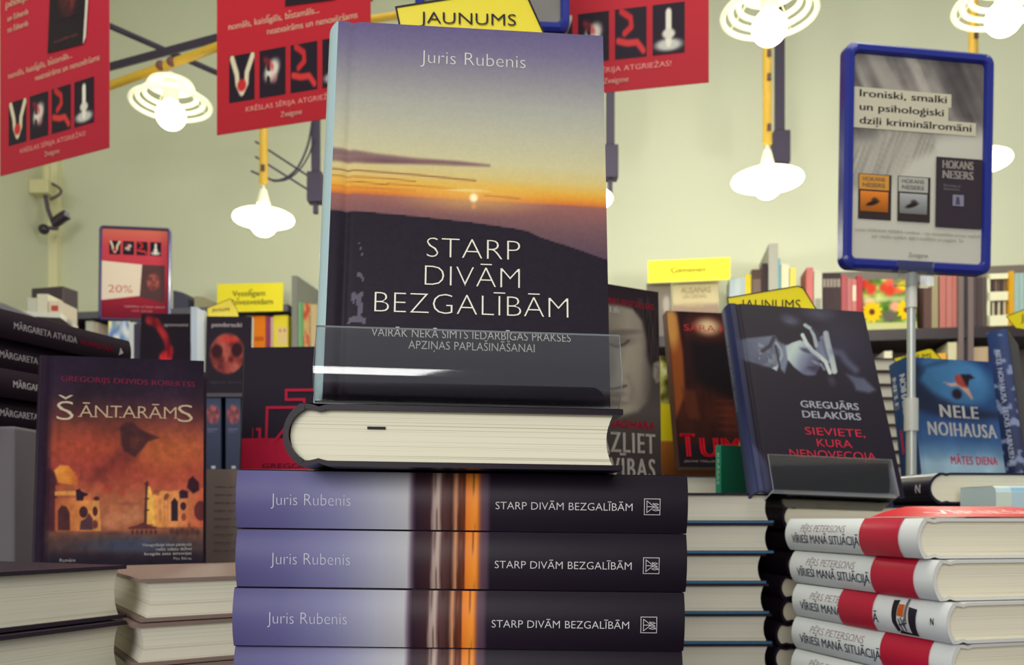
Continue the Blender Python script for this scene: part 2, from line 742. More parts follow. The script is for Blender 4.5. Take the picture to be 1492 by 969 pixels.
def sunset_front(U, V):
    w = V + 0.010 * (U - 0.5) - 0.006
    hill = np.interp(U, [0, .1, .3, .5, .66, .71, .76, .86, 1.0], [.480, .479, .472, .462, .450, .444, .428, .408, .376])
    t = np.where(V > hill, np.maximum(w, 0.46), V * 0)
    img = ramp(t, SKY)
    haze = (V > hill) & (w < 0.512)
    img = np.where(haze[:, None], ramp(np.clip((w - 0.38) / 0.13, 0, 1), [(0, (98, 78, 92)), (.5, (122, 92, 98)), (1, (158, 108, 102))]), img)
    img = over(img, 1 - sstep(-.003, .003, V - hill), (43, 34, 49))
    n = vnoise(U, V, 5, 60, 3, 3)
    # clouds
    m = polym(U, V, [(-.05, .648), (.05, .645), (.15, .636), (.3, .628), (.45, .625), (.57, .619), (.57, .615), (.45, .613), (.3, .612), (.12, .608), (-.05, .612)], .006) * (0.55 + 0.45 * n)
    img = over(img, m, (116, 80, 94))
    for pts, w_, c in (([(-.02, .59), (.1, .588), (.3, .583), (.52, .574)], .0022, (150, 104, 70)), ([(0, .572), (.2, .57), (.3, .565)], .0016, (170, 110, 60)),
                       ([(.2, .556), (.42, .551), (.55, .546)], .0018, (190, 120, 60)), ([(.55, .536), (.68, .531)], .0022, (150, 90, 60)), ([(0, .545), (.3, .54)], .002, (206, 130, 64)), ([(0.05, .56), (.2, .553)], .001, (140, 90, 60))):
        img = over(img, strokem(U, V, pts, w_, .0025) * .85, c)
    sx, sy = .512, .528
    img = over(img, ell(U, V, sx, sy, .20, .03, 0, .9) * .5, (240, 200, 110))
    img = over(img, ell(U, V, sx, sy, .014, .011, 0, .5), (255, 246, 205))
    img = over(img, ell(U, V, sx, sy - .022, .007, .008, 0, .6) * .7, (236, 168, 100))
    img = over(img, ell(U, V, sx - .02, sy + .019, .07, .004, 0, .5) * .8, (240, 222, 150))
    # pale tree-like glare painted into the dark slope
    glare = (np.abs(U - (.112 + .006 * np.sin(V * 90))) < np.interp(V, [.19, .24, .30, .37], [.030, .024, .010, .002])) & (V > .19) & (V < .40)
    img = over(img, glare * (vnoise(U, V, 60, 60, 9, 2) > .52) * .75, (126, 120, 138))
    img += (vnoise(U, V, 110, 160, 5, 2) - .5)[:, None] * 8
    return img


def sunset_cover(P, W, H):
    P.grid(0.0004, 0, W, H, sunset_front, 170, 260)
    wh = (232, 228, 214)
    P.text('Juris Rubenis', .507 * W, .893 * H, .0079, (214, 214, 206), width=.392 * W, align='C', off=-.018)
    P.text('STARP', .515 * W, .366 * H, .0114, wh, width=.334 * W, align='C', off=-.025)
    P.text('DIVĀM', .512 * W, .293 * H, .0114, wh, width=.338 * W, align='C', off=-.025)
    P.text('BEZGALĪBĀM', .512 * W, .2205 * H, .0114, wh, width=.685 * W, align='C', off=-.025)
    P.text('VAIRĀK NEKĀ SIMTS IEDARBĪGAS PRAKSES', .512 * W, .160 * H, .0044, (206, 204, 200), width=.70 * W, align='C', off=-.008)
    P.text('APZIŅAS PAPLAŠINĀŠANAI', .512 * W, .131 * H, .0044, (214, 212, 206), width=.442 * W, align='C', off=-.008)


SPN = [(0, (98, 94, 140)), (.10, (110, 107, 153)), (.22, (138, 138, 174)), (.32, (176, 176, 190)), (.378, (192, 191, 194)), (.388, (110, 92, 110)), (.396, (58, 38, 52)), (.428, (74, 46, 52)), (.434, (176, 156, 150)),
       (.448, (198, 176, 164)), (.454, (104, 72, 74)), (.474, (84, 54, 50)), (.482, (226, 166, 124)), (.492, (96, 52, 40)), (.498, (196, 104, 52)), (.503, (122, 58, 40)), (.507, (240, 140, 56)), (.530, (248, 162, 64)), (.536, (190, 110, 60)), (.540, (112, 84, 96)),
       (.556, (86, 68, 84)), (.560, (44, 34, 48)), (1, (34, 24, 38))]


def sunset_spine_img(U, V):
    n = vnoise(U, V, 40, 1.2, 21, 3) - .5
    mid = ((U > .43) & (U < .53))
    img = ramp(U + np.where(mid, n * .010, n * .003), SPN)
    img = over(img, mid * sstep(.56, .64, vnoise(U, V, 190, .7, 33, 2)) * .55, (70, 40, 36))
    return img


def sunset_spine(P, H, T):
    P.grid(0, .0003, H, T - .0003, sunset_spine_img, 260, 12)
    P.text('Juris Rubenis', .077 * H, .40 * T, .0056, (206, 206, 216), width=.175 * H, off=-.018)
    P.text('STARP DIVĀM BEZGALĪBĀM', .572 * H, .38 * T, .0036, (216, 214, 214), width=.304 * H, off=-.012)
    s, x, y, c = .0076, .902 * H, .32 * T, (196, 194, 196)
    w = .00032
    P.line([(x, y), (x + s, y), (x + s, y + s), (x, y + s), (x, y)], w, c)
    P.line([(x + .0012, y + .001), (x + .0012, y + s - .001), (x + s * .62, y + s * .5), (x + .0012, y + .001)], w, c)
    P.line([(x + s * .55, y + s * .72), (x + s * .95, y + s * .25)], w, c)
    P.line([(x + .0012, y + s * .5), (x + s * .6, y + s * .5)], w, c)
    for a in (.30, .48, .66):
        P.line([(x + s * .5, y + s * a), (x + s * .72, y + s * (a + .05)), (x + s * .86, y + s * (a - .02)), (x + s * .7, y + s * (a - .06)), (x + s * .5, y + s * a)], w * .8, c)


dark_case = (34, 26, 38)
ROLL = 0.75
zs = TB + 0.0006
first = None
STACK_LABELS = ['top book of the central sunset-spined stack, under the lying book', 'second sunset-spined book from the top of the central stack', 'third sunset-spined book from the top of the central stack',
                'fourth sunset-spined book from the top, a thin strip at the bottom edge', 'fifth sunset-spined book of the central stack, mostly below the picture edge', 'lowest sunset-spined book of the central stack, on the table']
# corner at spine and foot is at +X
offs = [(0.0845, 0.4300), (0.0841, 0.4302), (0.0827, 0.4285), (0.0822, 0.4310), (0.0830, 0.4190), (0.0840, 0.4290)]
yw = [1.2, 1.0, 0.6, 0.5, 1.5, 0.8]
for i in range(6):
    k = 5 - i                          # 0 = lowest
    a = math.radians(90 + yw[i])
    M = lying(offs[i], (math.cos(a), math.sin(a)), zs + k * (MT + 0.0003), ROLL)
    # keep tilted books nested: all turn about the same axis, so slide along it
    if first is None:
        first = book(STACK_LABELS[i], M, MW, MH, MT, (40, 30, 46), front=sunset_cover, spine=sunset_spine, bulge=0.0030, group='sunset books in the central stack', crough=0.35, groove=True)
    else:
        copy_thing(first, M, STACK_LABELS[i])
ztop = zs + 6 * (MT + 0.0003)

# the book lying across the stack, foot edge to the viewer


lyM = Matrix.Translation((-0.0960, 0.4000, ztop + 0.0030 + ZC)) @ (Matrix.Rotation(math.radians(ROLL), 3, 'Y') @ Matrix.Rotation(math.radians(3.0), 3, 'Z')).to_4x4()
lb = book('thick closed book lying crosswise on the stack, foot page edge toward viewer', lyM, 0.1470, MH, 0.0280, (38, 28, 40), front=lambda P, W, H: P.grid(0.0004, 0, W, H, lambda U, V: fill(U, (44, 34, 50)), 4, 4), bulge=0.0075, pages=pages_mat('book_pages_lying', (232, 228, 204), (176, 168, 140)), crough=0.3)
MB().box((0.0300, 0.0022, 0.0172), (0.0382, 0.0029, 0.0184)).build('page_mark', mat('ink_black', (22, 16, 20), 0.7), lb, label='short black ink dash on the page edge')

# the standing copy
mainO = (-0.0955, 0.4447, 0.0598)
standing('standing upright book with sunset cover in the clear holder, largest in view', mainO, 4.5, 10.6, -0.9, MW, MH, MT, (186, 214, 222), front=sunset_cover, bulge=0.0060, crough=0.3)


def holder(label, O, yaw, lean, roll, W, T, lip_h, base_drop, back_h, mt, reach=.016, x0=-.003, x1=.004, group=None, flat=False):
    """clear bent acrylic stand: curved front lip, base and back rest, in the frame of the book it carries"""
    M = pose(O, yaw, lean, roll)
    r = empty('acrylic_book_holder', M, label, 'book holder', group)
    t = 0.0016

    def ext(profile, name, a=x0, b=None):
        b = W + x1 if b is None else b
        m = MB()
        n = len(profile)
        vs, fs = [], []
        for (nn, y) in profile:
            vs += [(a, y, nn), (b, y, nn)]
        P = [Vector((p[0], p[1])) for p in profile]
        nrm = []
        for i in range(n):
            d = (P[min(i + 1, n - 1)] - P[max(i - 1, 0)]).normalized()
            nrm.append(Vector((-d.y, d.x)))
        for i in range(n):
            q = P[i] + nrm[i] * t
            vs += [(a, q.y, q.x), (b, q.y, q.x)]
        for i in range(n - 1):
            fs += [(2 * i, 2 * i + 1, 2 * i + 3, 2 * i + 2)]
            k = 2 * n
            fs += [(k + 2 * i + 1, k + 2 * i, k + 2 * i + 2, k + 2 * i + 3)]
            fs += [(2 * i, 2 * i + 2, k + 2 * i + 2, k + 2 * i), (2 * i + 3, 2 * i + 1, k + 2 * i + 1, k + 2 * i + 3)]
        fs += [(1, 0, 2 * n, 2 * n + 1), (2 * n - 2, 2 * n - 1, 4 * n - 1, 4 * n - 2)]
        m.add(vs, fs)
        m.smooth = True
        ob = m.build(name, mt, r)
        ob.data.materials.append(mat('acrylic_edge_glint', (206, 210, 212), .3))  # pale edge colour stands in for light caught by the cut edges
        for p in ob.data.polygons:
            p.material_index = 1 if (p.index % 4 in (2, 3) or p.index >= 4 * (n - 1)) else 0
        return ob
    bend = []
    for i in range(9):
        a = math.pi * (0.5 + 0.62 * i / 8)     # quarter turn and a bit at the foot of the lip
        bend.append((reach * 0.55 - reach * .45 * math.cos(a - math.pi / 2) * 0 + reach * .45 * math.sin(math.pi * i / 16), 0.0015 + (0.013) * (i / 8.0) ** 1.3))
    prof = [(0.0018, -0.0022)] + bend + [(reach * 0.86, 0.022), (reach * 0.62, lip_h)]
    if flat:
        prof = [(0.0025, -.0024), (reach, -.0024), (reach + .0004, .0005), (reach + .0004, lip_h)]
    ext(prof, 'front_lip')
    ext([(-T - .002, -.0006 - base_drop * 0), (-T - .0022, back_h)][::-1], 'back_rest')
    ext([(-T - .004, -.0024), (0.002, -.0024)], 'base_plate')
    return r


ACR = acrylic_mat(base=0.075)
holder('clear acrylic holder with curved lip carrying the sunset book', mainO, 4.5, 10.6, -0.9, MW, MT, 0.0365, 0, 0.10, ACR, reach=.013)


def flag_card(label, P0, pts, thick, txt=None, group=None, Y=None, yaw=0.0, stem=None):
    """yellow pointed card: pts are (x, y) in metres from P0 in a vertical plane"""
    M = Matrix.Translation((P0[0], P0[1], P0[2] + ZC)) @ Matrix.Rotation(math.radians(yaw), 4, 'Z') @ Matrix(((1, 0, 0, 0), (0, 0, -1, 0), (0, 1, 0, 0), (0, 0, 0, 1)))
    r = empty('yellow_flag_card', M, label, 'card', group)
    MB().prism(pts, -thick, 0).build('card', mat('card_yellow', (226, 208, 22), 0.35), r)
    if stem:      # clear stick that carries the card: (x, bottom) in metres from P0
        MB().box((stem[0] - .003, stem[1], -thick - .002), (stem[0] + .003, max(p[1] for p in pts) - .03, -thick)).build('clear_stick', acrylic_mat('clear_fitting', (.9, .92, .92), .12), r)
    P = Print()
    P.k = 1
    cs = pts
    for a, b in zip(cs, cs[1:] + cs[:1]):
        P.line([a, b], 0.0011, (52, 42, 40))
    if txt:
        s, x, y, cap, w, sl = txt
        P.text(s, x, y, cap, (44, 36, 58), width=w, off=-.004, slope=sl)
    P.build('lettering', INK, r, ink=True)
    return r


def pts_at(lst, Y, x0, y0):
    return [((x - x0) / F * Y, (y0 - y) / F * Y) for x, y in lst]


Yc = 0.535
flag_card('yellow novelty card with black lettering behind the top of the sunset book', px(577, 150, Yc), pts_at([(632, 150), (583, 40), (577, 11), (762, -18), (800, 66), (770, 150)], Yc, 577, 150), .001,
          ('JAUNUMS', 35 / F * Yc, 115.5 / F * Yc, 16.5 / F * Yc, 140 / F * Yc, -.03), stem=(.045, -.197))

# ================================================================== LEFT: PILES AND STANDING COPIES
AT = 0.0340
uA = (0.44, 0.90)
dA = Vector((0.44, 0.90, 0)).normalized()
WA = 0.150
cA = Vector((-0.2490, 0.573, 0))
LA = ['dark-covered book on top of the left front pile, fore-edge beside the pale-topped pile', 'second dark-covered book of the left front pile, its cover edge under the top one', 'lowest dark-covered book of the left front pile, below the picture edge']
src = None
for i in range(3):
    cc = cA + Vector(((0, .0035, .002)[i] + 0.0, (0, -.008, -.004)[i], 0))
    O = cc - dA * WA
    M = lying((O.x, O.y), dA, TB + (.0505 + (1 - i) * (AT + .0010) if i < 2 else .0005))
    if i == 2:
        book(LA[2], M, WA, .195, .0495, (52, 42, 54), bulge=.005, group='dark books in the left front pile', pages=PAGESW, crough=.5)
    elif src is None:
        src = book(LA[0], M, WA, .195, AT, (52, 42, 54), bulge=.004, group='dark books in the left front pile', pages=PAGESW, crough=.5)
    else:
        copy_thing(src, M, LA[i])
BT = 0.0272
dB = Vector((0.838, 0.545, 0))
uB = -dB
vB = Vector((-uB.y, uB.x, 0))
cB = Vector((-0.2330, 0.556, 0))
LB = ['topmost book of the pale-topped pile between the left pile and sunset stack', 'second book of the pale-topped pile beside the sunset stack', 'third book of the pale-topped pile beside the sunset stack', 'lowest book of the pale-topped pile, on the table']
src = None
for i in range(4):
    O = cB + Vector(((0, -.004, .003, 0)[i], (0, -.002, .001, 0)[i], 0)) - uB * .150 - vB * .185
    M = lying((O.x, O.y), uB, TB + (3 - i) * (BT + .0008) + 0.0004)
    if src is None:
        src = book(LB[0], M, .150, .185, BT, (138, 119, 111), bulge=.004, group='books in the pale-topped left pile', pages=PAGESW, crough=.5)
    else:
        copy_thing(src, M, LB[i])

# ---- hidden pile that carries the minaret cover and the grey card


def plain_pile(names, O, ud, W, H, T, n, col, group, top_z=None, jit=.003, rollseed=3, hard=True, pages=None, bulge=None):
    rg = random.Random(rollseed)
    src = None
    for i in range(n):
        z = TB + (n - 1 - i) * (T + .0004) + .0003
        a = math.atan2(ud[1], ud[0]) + rg.uniform(-.02, .02)
        M = lying((O[0] + rg.uniform(-jit, jit), O[1] + rg.uniform(-jit, jit)), (math.cos(a), math.sin(a)), z)
        if src is None:
            src = book(names[i], M, W, H, T, col, group=group, hard=hard, pages=pages, bulge=bulge)
        else:
            copy_thing(src, M, names[i])


ORD = ['topmost', 'second', 'third', 'fourth', 'fifth', 'sixth', 'seventh', 'eighth', 'ninth', 'tenth', 'eleventh', 'twelfth']


def ords(fmt, n):
    return [fmt % (ORD[i] if i < n - 1 or n < 2 else 'lowest') for i in range(n)]


plain_pile(ords('%s wide brown book of the pile under the minaret cover', 3), (-0.432, 0.775), (.966, .259), .25, .132, .0338, 3, (96, 78, 72), 'wide books under the minaret cover', jit=.001)

# ---- Santarams
WAR = (206, 120, 60)


DOMES = ((-0.4242, 0.7860, -0.0425), 14.7, 9.4, 0.5)
domes_px = picture_frame(*DOMES, 0.1423, 0.1965, 50, 640, 5.384)


def domes_front(U, V):
    X, Y = domes_px(U, V)
    n = vnoise(U, V, 4, 4, 41, 4)
    n2 = vnoise(U, V, 9, 6, 43, 3)
    fine = vnoise(U, V, 34, 40, 47, 3)
    img = ramp(V, [(0, (40, 32, 50)), (.05, (46, 40, 58)), (.10, (66, 60, 72)), (.145, (120, 84, 74)), (.17, (150, 94, 74)), (.30, (180, 106, 76)), (.38, (176, 86, 68)), (.46, (160, 72, 64)), (.56, (158, 78, 62)), (.66, (132, 70, 60)), (.74, (92, 54, 60)), (.82, (58, 40, 58)), (.9, (48, 34, 54)), (1, (42, 30, 50))])
    img = img * (0.80 + 0.40 * n[:, None])

    def E(cx, cy, rx, ry, a=0., soft=.25):
        return ell(X, Y, cx, cy, rx, ry, a, soft)

    def G(pts, soft=8):
        return polym(X, Y, pts, soft)
    img = over(img, E(1060, 110, 300, 150, 0, .9) * .6, (192, 112, 62))
    img = over(img, E(380, 60, 340, 130, .1, .9) * .45, (190, 84, 60))
    img = over(img, E(700, 560, 420, 150, 0, .9) * .6, (190, 120, 86))
    img = over(img, G([(690, 40), (800, 120), (760, 190), (600, 215), (545, 320), (450, 320), (480, 230), (580, 165)], 60) * .6, (104, 48, 50))
    c4 = lambda x, y: ((40 + x / 2.937 - 50) * 5.384, (500 + y / 2.937 - 640) * 5.384)
    img = over(img, G([c4(*p) for p in ((395, 360), (420, 338), (450, 340), (485, 370), (565, 405), (515, 422), (492, 455), (458, 488), (412, 462), (400, 420))], 14) * .88, (74, 44, 50))
    img = over(img, G([c4(*p) for p in ((440, 400), (480, 410), (465, 450), (440, 440))], 20) * .6, (120, 66, 58))
    # centre town in haze
    for cx, cy, rx, ry, c in ((570, 390, 34, 40, (170, 66, 56)), (690, 410, 34, 34, (176, 74, 60)), (740, 505, 90, 16, (150, 88, 78)), (640, 640, 110, 60, (206, 140, 104)), (780, 600, 80, 60, (200, 138, 100))):
        img = over(img, E(cx, cy, rx, ry, 0, .5) * .6, c)
    # left building
    img = over(img, G([(60, 260), (110, 225), (170, 260), (175, 360), (160, 725), (80, 725)], 22) * .9, (76, 38, 52))
    img = over(img, G([(345, 320), (362, 205), (380, 320)], 14) * .7, (140, 66, 60))
    img = over(img, G([(150, 245), (200, 203), (262, 208), (312, 258), (346, 332), (332, 366), (235, 352), (185, 338)], 9), ramp((X - 150) / 200, [(0, (232, 160, 76)), (.6, (214, 134, 62)), (1, (180, 92, 56))]))
    img = over(img, G([(160, 365), (322, 358), (326, 402), (165, 405)], 8), (176, 100, 66))
    img = over(img, G([(158, 410), (332, 404), (332, 440), (158, 442)], 6), (224, 156, 88))
    img = over(img, G([(160, 468), (345, 458), (440, 482), (505, 480), (522, 720), (160, 720)], 8), ramp((X - 160) / 360, [(0, (176, 96, 66)), (.5, (206, 132, 76)), (1, (224, 158, 92))]))
    img = over(img, G([(335, 460), (335, 385), (440, 430), (440, 482)], 10), (206, 120, 78))
    img = over(img, G([(182, 714), (182, 562), (210, 520), (250, 528), (276, 580), (276, 716)], 7), (84, 48, 54))
    img = over(img, G([(322, 400), (350, 388), (372, 410), (418, 428), (414, 442), (386, 450), (382, 482), (328, 482)], 7), (54, 32, 48))
    img = over(img, E(384, 572, 34, 45, 0, .15), (78, 44, 52))
    img = over(img, E(475, 566, 20, 38, 0, .2), (84, 48, 52))
    img = over(img, E(486, 466, 24, 16, 0, .3), (90, 46, 48))
    img = over(img, G([(352, 712), (362, 645), (400, 622), (428, 580), (456, 622), (458, 712)], 8), (92, 60, 70))
    img = over(img, E(474, 668, 24, 34, 0, .3), (120, 68, 62))
    # tower and right halls
    img = over(img, G([(928, 664), (926, 440), (1000, 402), (1062, 412), (1130, 400), (1200, 420), (1350, 372), (1350, 690), (928, 690)], 9), ramp((X - 930) / 400, [(0, (226, 160, 92)), (.5, (216, 142, 90)), (1, (190, 96, 72))]))
    img = over(img, G([(884, 372), (906, 370), (932, 460), (944, 664), (884, 668)], 6), (236, 184, 92))
    img = over(img, strokem(X, Y, [(882, 335), (868, 662)], 9, 6) * .9, (78, 52, 56))
    for yy in (350, 466, 556):
        img = over(img, E(880, yy, 20, 8, 0, .4), (92, 58, 58))
    img = over(img, G([(1073, 642), (1073, 492), (1100, 458), (1126, 492), (1126, 642)], 6), (56, 40, 56))
    img = over(img, E(1168, 526, 24, 32, 0, .15), (66, 42, 54))
    img = over(img, E(1172, 612, 20, 30, 0, .2), (150, 80, 66))
    img = over(img, E(1306, 562, 52, 78, 0, .12), (104, 52, 54))
    img = over(img, G([(1134, 412), (1160, 396), (1204, 410), (1206, 462), (1140, 466)], 8), (60, 36, 52))
    img = over(img, G([(1196, 376), (1212, 318), (1242, 288), (1290, 338), (1294, 400), (1246, 428)], 9), (64, 34, 44))
    img = over(img, E(1036, 452, 18, 30, .5, .3) * .8, (132, 72, 58))
    img = over(img, E(960, 420, 20, 26, -.5, .4) * .6, (150, 84, 62))
    for xx in (985, 1020, 1045):
        img = over(img, strokem(X, Y, [(xx, 480), (xx + 2, 640)], 5, 8) * .35, (150, 90, 66))
    # ground, crowd
    img = over(img, sstep(715, 760, Y) * (1 - sstep(930, 960, Y)) * .55, ramp(n2, [(.2, (92, 64, 62)), (.8, (120, 88, 72))]))
    img = over(img, G([(738, 692), (800, 676), (856, 654), (900, 676), (962, 690), (950, 704), (740, 706)], 7), (104, 58, 56))
    for k, xx in enumerate(range(770, 980, 36)):
        img = over(img, E(xx, 730, 12, 20, 0, .4) * .8, (84, 50, 52))
    for k, xx in enumerate(range(1080, 1310, 40)):
        img = over(img, E(xx, 724 + 8 * (k % 2), 20, 26, 0, .5) * .75, (82, 54, 58))
    img = over(img, E(1216, 690, 14, 36, 0, .4) * .7, (130, 80, 68))
    img = over(img, E(620, 740, 90, 14, 0, .5) * .5, (96, 64, 62))
    img = over(img, E(760, 830, 330, 60, 0, .9) * .75, (70, 84, 112))
    img = over(img, sstep(860, 930, Y) * .7, (38, 30, 48))
    img = over(img, 1 - sstep(.03, .10, U), (46, 32, 52))
    img *= (.82 + .24 * fine)[:, None]
    return img


def domes_cover(P, W, H):
    P.grid(.0004, 0, W, H, domes_front, 190, 260)
    P.text('GREGORIJS DEIVIDS ROBERTSS', .125 * W, .877 * H, .0052, (158, 52, 86), width=.82 * W, off=-.012, bold=.012, slope=-.02)
    P.text('Š', .105 * W, .688 * H, .0180, (190, 176, 154), sx=1.5, off=-.012, serif=.0)
    P.text('ĀNTARĀM', .232 * W, .704 * H, .0115, (186, 164, 138), width=.605 * W, off=-.012, serif=.09)
    P.text('S', .838 * W, .688 * H, .0170, (186, 166, 140), sx=1.5, off=-.012)
    P.text('Visaugstākajai klasei piederošs', .93 * W, .088 * H, .0026, (170, 168, 170), width=.30 * W, align='R')
    P.text('reāls stāsts dzīvei', .93 * W, .067 * H, .0026, (170, 168, 170), width=.215 * W, align='R')
    P.text('bezgala asas emocijas', .93 * W, .046 * H, .0026, (170, 168, 170), width=.285 * W, align='R')
    P.text('Pits Bērzs', .93 * W, .022 * H, .0024, (150, 146, 152), width=.11 * W, align='R')
    P.text('Romāns', .15 * W, .022 * H, .0028, (160, 154, 154), width=.09 * W)


standing('standing book with glowing domes and orange sky cover at left', *DOMES, 0.1423, 0.1965, 0.036, (50, 36, 54), front=domes_cover, bulge=.005, ink=INKM)

# ---- grey card with small text beside it


def grey_text(P, W, H):
    P.grid(.0004, 0, W, H, lambda U, V: ramp(V, [(0, (128, 114, 112)), (1, (146, 131, 127))]), 4, 4)
    for i in range(9):
        P.text('stāsts par cilvēku ceļu uz brīvību un mīlestību', .10 * W, H * (.80 - .085 * i), .0019, (88, 74, 80), width=W * (.86 - .1 * (i % 3)))


standing('grey-brown softcover showing lines of small print between domes cover and stack', (-0.3270, 0.9340, -0.0455), 8, 7, 0, .118, .100, .006, (140, 126, 122), front=grey_text, hard=False)

# ---- black spined stack on a grey box
crt = MB().box((-0.10, 0.0, 0), (0.10, 0.21, 0.2415))
o = crt.build('grey_carton', mat('carton_grey', (98, 92, 98), 0.8, noise=.05), bevel=.003)
o.matrix_world = Matrix.Translation((-0.592, 0.885, ZC + TB)) @ Matrix.Rotation(math.radians(-4), 4, 'Z')
tag(o, 'plain grey box under the stack of black spines, at the left edge', 'box')


def atv_spine(P, H, T):
    P.grid(0, .0003, H, T - .0003, lambda U, V: ramp(V, [(0, (40, 28, 40)), (1, (50, 38, 48))]), 20, 6)
    P.text('MĀRGARETA ATVUDA', .30 * H, .38 * T, .0066, (176, 170, 174), width=.35 * H, bold=.02)
    P.text('HELPERES GRĒKI', .67 * H, .38 * T, .0056, (140, 26, 56), width=.21 * H, bold=.015)
    P.poly([(.915 * H, .30 * T), (.925 * H, .62 * T), (.945 * H, .42 * T)], (180, 174, 176))


u_ = Vector((-.94, .34, 0)).normalized()
vv = Vector((-u_.y, u_.x, 0))
LD = ['top book of the black-spined stack with white and red lettering, left edge', 'second black-spined book down, white lettering, behind the domes cover', 'third black-spined book down, white lettering, behind the domes cover', 'lowest black-spined book, resting on the plain grey box']
src = None
DT = .0286
for i in range(4):
    far = Vector((-.447, 1.035, 0)) + Vector(((0, -.012, -.003, -.014)[i], (0, -.004, .004, 0)[i], 0))
    # text reads from near to far: head at the near end, foot at the far end
    O = far
    z = TB + .2420 + (3 - i) * (DT + .0003)
    M = lying((O.x, O.y), u_, z)
    if src is None:
        src = book(LD[0], M, .145, .225, DT, (44, 32, 44), spine=atv_spine, bulge=.003, group='black-spined books on the grey box', ink=INKM, crough=.6)
    else:
        copy_thing(src, M, LD[i])

# ---- black cover with red outline skyline


def skyline_cover(P, W, H):
    P.grid(.0004, 0, W, H, lambda U, V: fill(U, (46, 38, 52)), 6, 6)
    red = (178, 36, 68)
    P.rect(0.0004, 0, W, .467 * H, red)
    w = .0030
    P.line([(.075 * W, .46 * H), (.075 * W, .520 * H), (.135 * W, .520 * H), (.135 * W, .46 * H)], w, red)
    P.line([(.185 * W, .46 * H), (.185 * W, .645 * H), (.46 * W, .645 * H), (.46 * W, .69 * H), (.325 * W, .69 * H), (.325 * W, .745 * H), (.80 * W, .745 * H)], w, red)
    P.line([(.26 * W, .46 * H), (.36 * W, .56 * H), (.7 * W, .56 * H)], w, red)
    P.text('GREGORIJS', .16 * W, .295 * H, .0050, (60, 30, 44), width=.42 * W, serif=.05)


standing('black cover with red outline skyline behind the sunset book, left of it', (-0.3063, 0.995, 0.0000), -4, 5, 0, .155, .197, .022, (40, 32, 44), front=skyline_cover, ink=INKM)
plain_pile(ords('%s dark book of the pile hidden under the red skyline cover', 5), (-0.312, 0.985), (1, -.04), .16, .20, .0286, 5, (60, 48, 58), 'dark books under the skyline cover', jit=.001)

# ---- low shelf unit behind, with its upright books
Yq = 2.18
shm = mat('shelf_black', (48, 40, 54), 0.5)
su = empty('low_book_shelf', Matrix.Translation((-0.79, 2.16, 0)), 'low black shelf unit behind the red skyline cover', 'shelf')
for zz, nm in ((ZC + .308, 'top_board'), (ZC + .118, 'shelf_board'), (ZC - .10, 'shelf_board'), (0.06, 'bottom_board')):
    MB().box((-.45, 0, zz - (.009 if nm == 'top_board' else .018)), (.42, .26, zz)).build(nm, shm, su)
for xx in (-.468, .42):
    MB().box((xx, 0, 0), (xx + .018, .26, ZC + .308)).build('side_panel', shm, su)
MB().box((-.468, .26, 0), (.438, .272, ZC + .308)).build('back_panel', shm, su)


def mask_cover(P, W, H):
    def f(U, V):
        img = fill(U, (50, 44, 56))
        m = ell(U, V, .47, .52, .38, .26, 0, .08)
        n = vnoise(U, V, 9, 9, 12, 3)
        face = ramp(n, [(.2, (104, 44, 48)), (.5, (150, 74, 70)), (.75, (186, 104, 92))])
        img = over(img, m, face)
        img = over(img, ell(U, V, .24, .55, .13, .09, 0, .3) * m, (70, 38, 46))
        img = over(img, ell(U, V, .68, .57, .13, .09, 0, .3) * m, (64, 36, 46))
        img = over(img, ell(U, V, .50, .70, .2, .04, 0, .6) * m * .8, (206, 70, 62))
        img = over(img, ell(U, V, .34, .38, .08, .05, .5, .5) * m * .6, (90, 46, 54))
        return img
    P.grid(.0002, 0, W, H, f, 60, 80)
    P.text('penderecki', .12 * W, .865 * H, .0105, (196, 190, 188), width=.66 * W, bold=.03)
    P.text('lūgšanas dziesmas', .1 * W, .14 * H, .006, (84, 78, 88), width=.78 * W)


standing('upright black book with round reddish face on the low shelf', (-0.757, 2.186, 0.3092), 2, 3.5, 0, .112, .195, .02, (48, 40, 52), front=mask_cover, hard=False, ink=INKM)


def bow_cover(P, W, H):
    def f(U, V):
        img = fill(U, (40, 32, 44))
        a = strokem(U, V, [(.14, .93), (.32, .88), (.50, .70), (.58, .52), (.50, .34), (.32, .24)], .055, .03)
        b = strokem(U, V, [(.45, .45), (.58, .54), (.52, .36), (.38, .26)], .07, .03)
        r = ramp(vnoise(U, V, 8, 8, 77, 2), [(.2, (120, 24, 40)), (.7, (214, 58, 62))])
        return over(over(img, a * .8, r), b, r)
    P.grid(.0002, 0, W, H, f, 50, 60)
    P.text('aptumsums', .46 * W, .845 * H, .008, (186, 180, 182), width=.48 * W, bold=.015)


standing('upright black book with a red crescent on the low shelf', (-0.925, 2.20, 0.3092), 1, 3.5, 0, .125, .205, .022, (40, 32, 44), front=bow_cover, hard=False, ink=INKM)


def face_spine(P, H, T):
    P.grid(0, .0002, H, T - .0002, lambda U, V: ramp(U, [(0, (66, 80, 112)), (.4, (58, 66, 96)), (1, (40, 48, 76))]), 12, 3)

    def f(U, V):
        m = ell(U, V, .5, .5, .48, .48, 0, .15)
        return over(ramp(U, [(0, (66, 78, 108)), (1, (60, 70, 100))]), m, ramp(vnoise(U, V, 5, 5, 8, 2), [(.2, (110, 50, 64)), (.8, (190, 110, 112))]))
    P.grid(.09 * H, .05 * T, .36 * H, .95 * T, f, 30, 20)
    P.rect(.42 * H, .15 * T, .435 * H, .8 * T, (110, 116, 136))
    P.rect(.455 * H, .15 * T, .465 * H, .6 * T, (104, 110, 130))
    P.rect(.93 * H, .4 * T, .965 * H, .65 * T, (190, 190, 196))


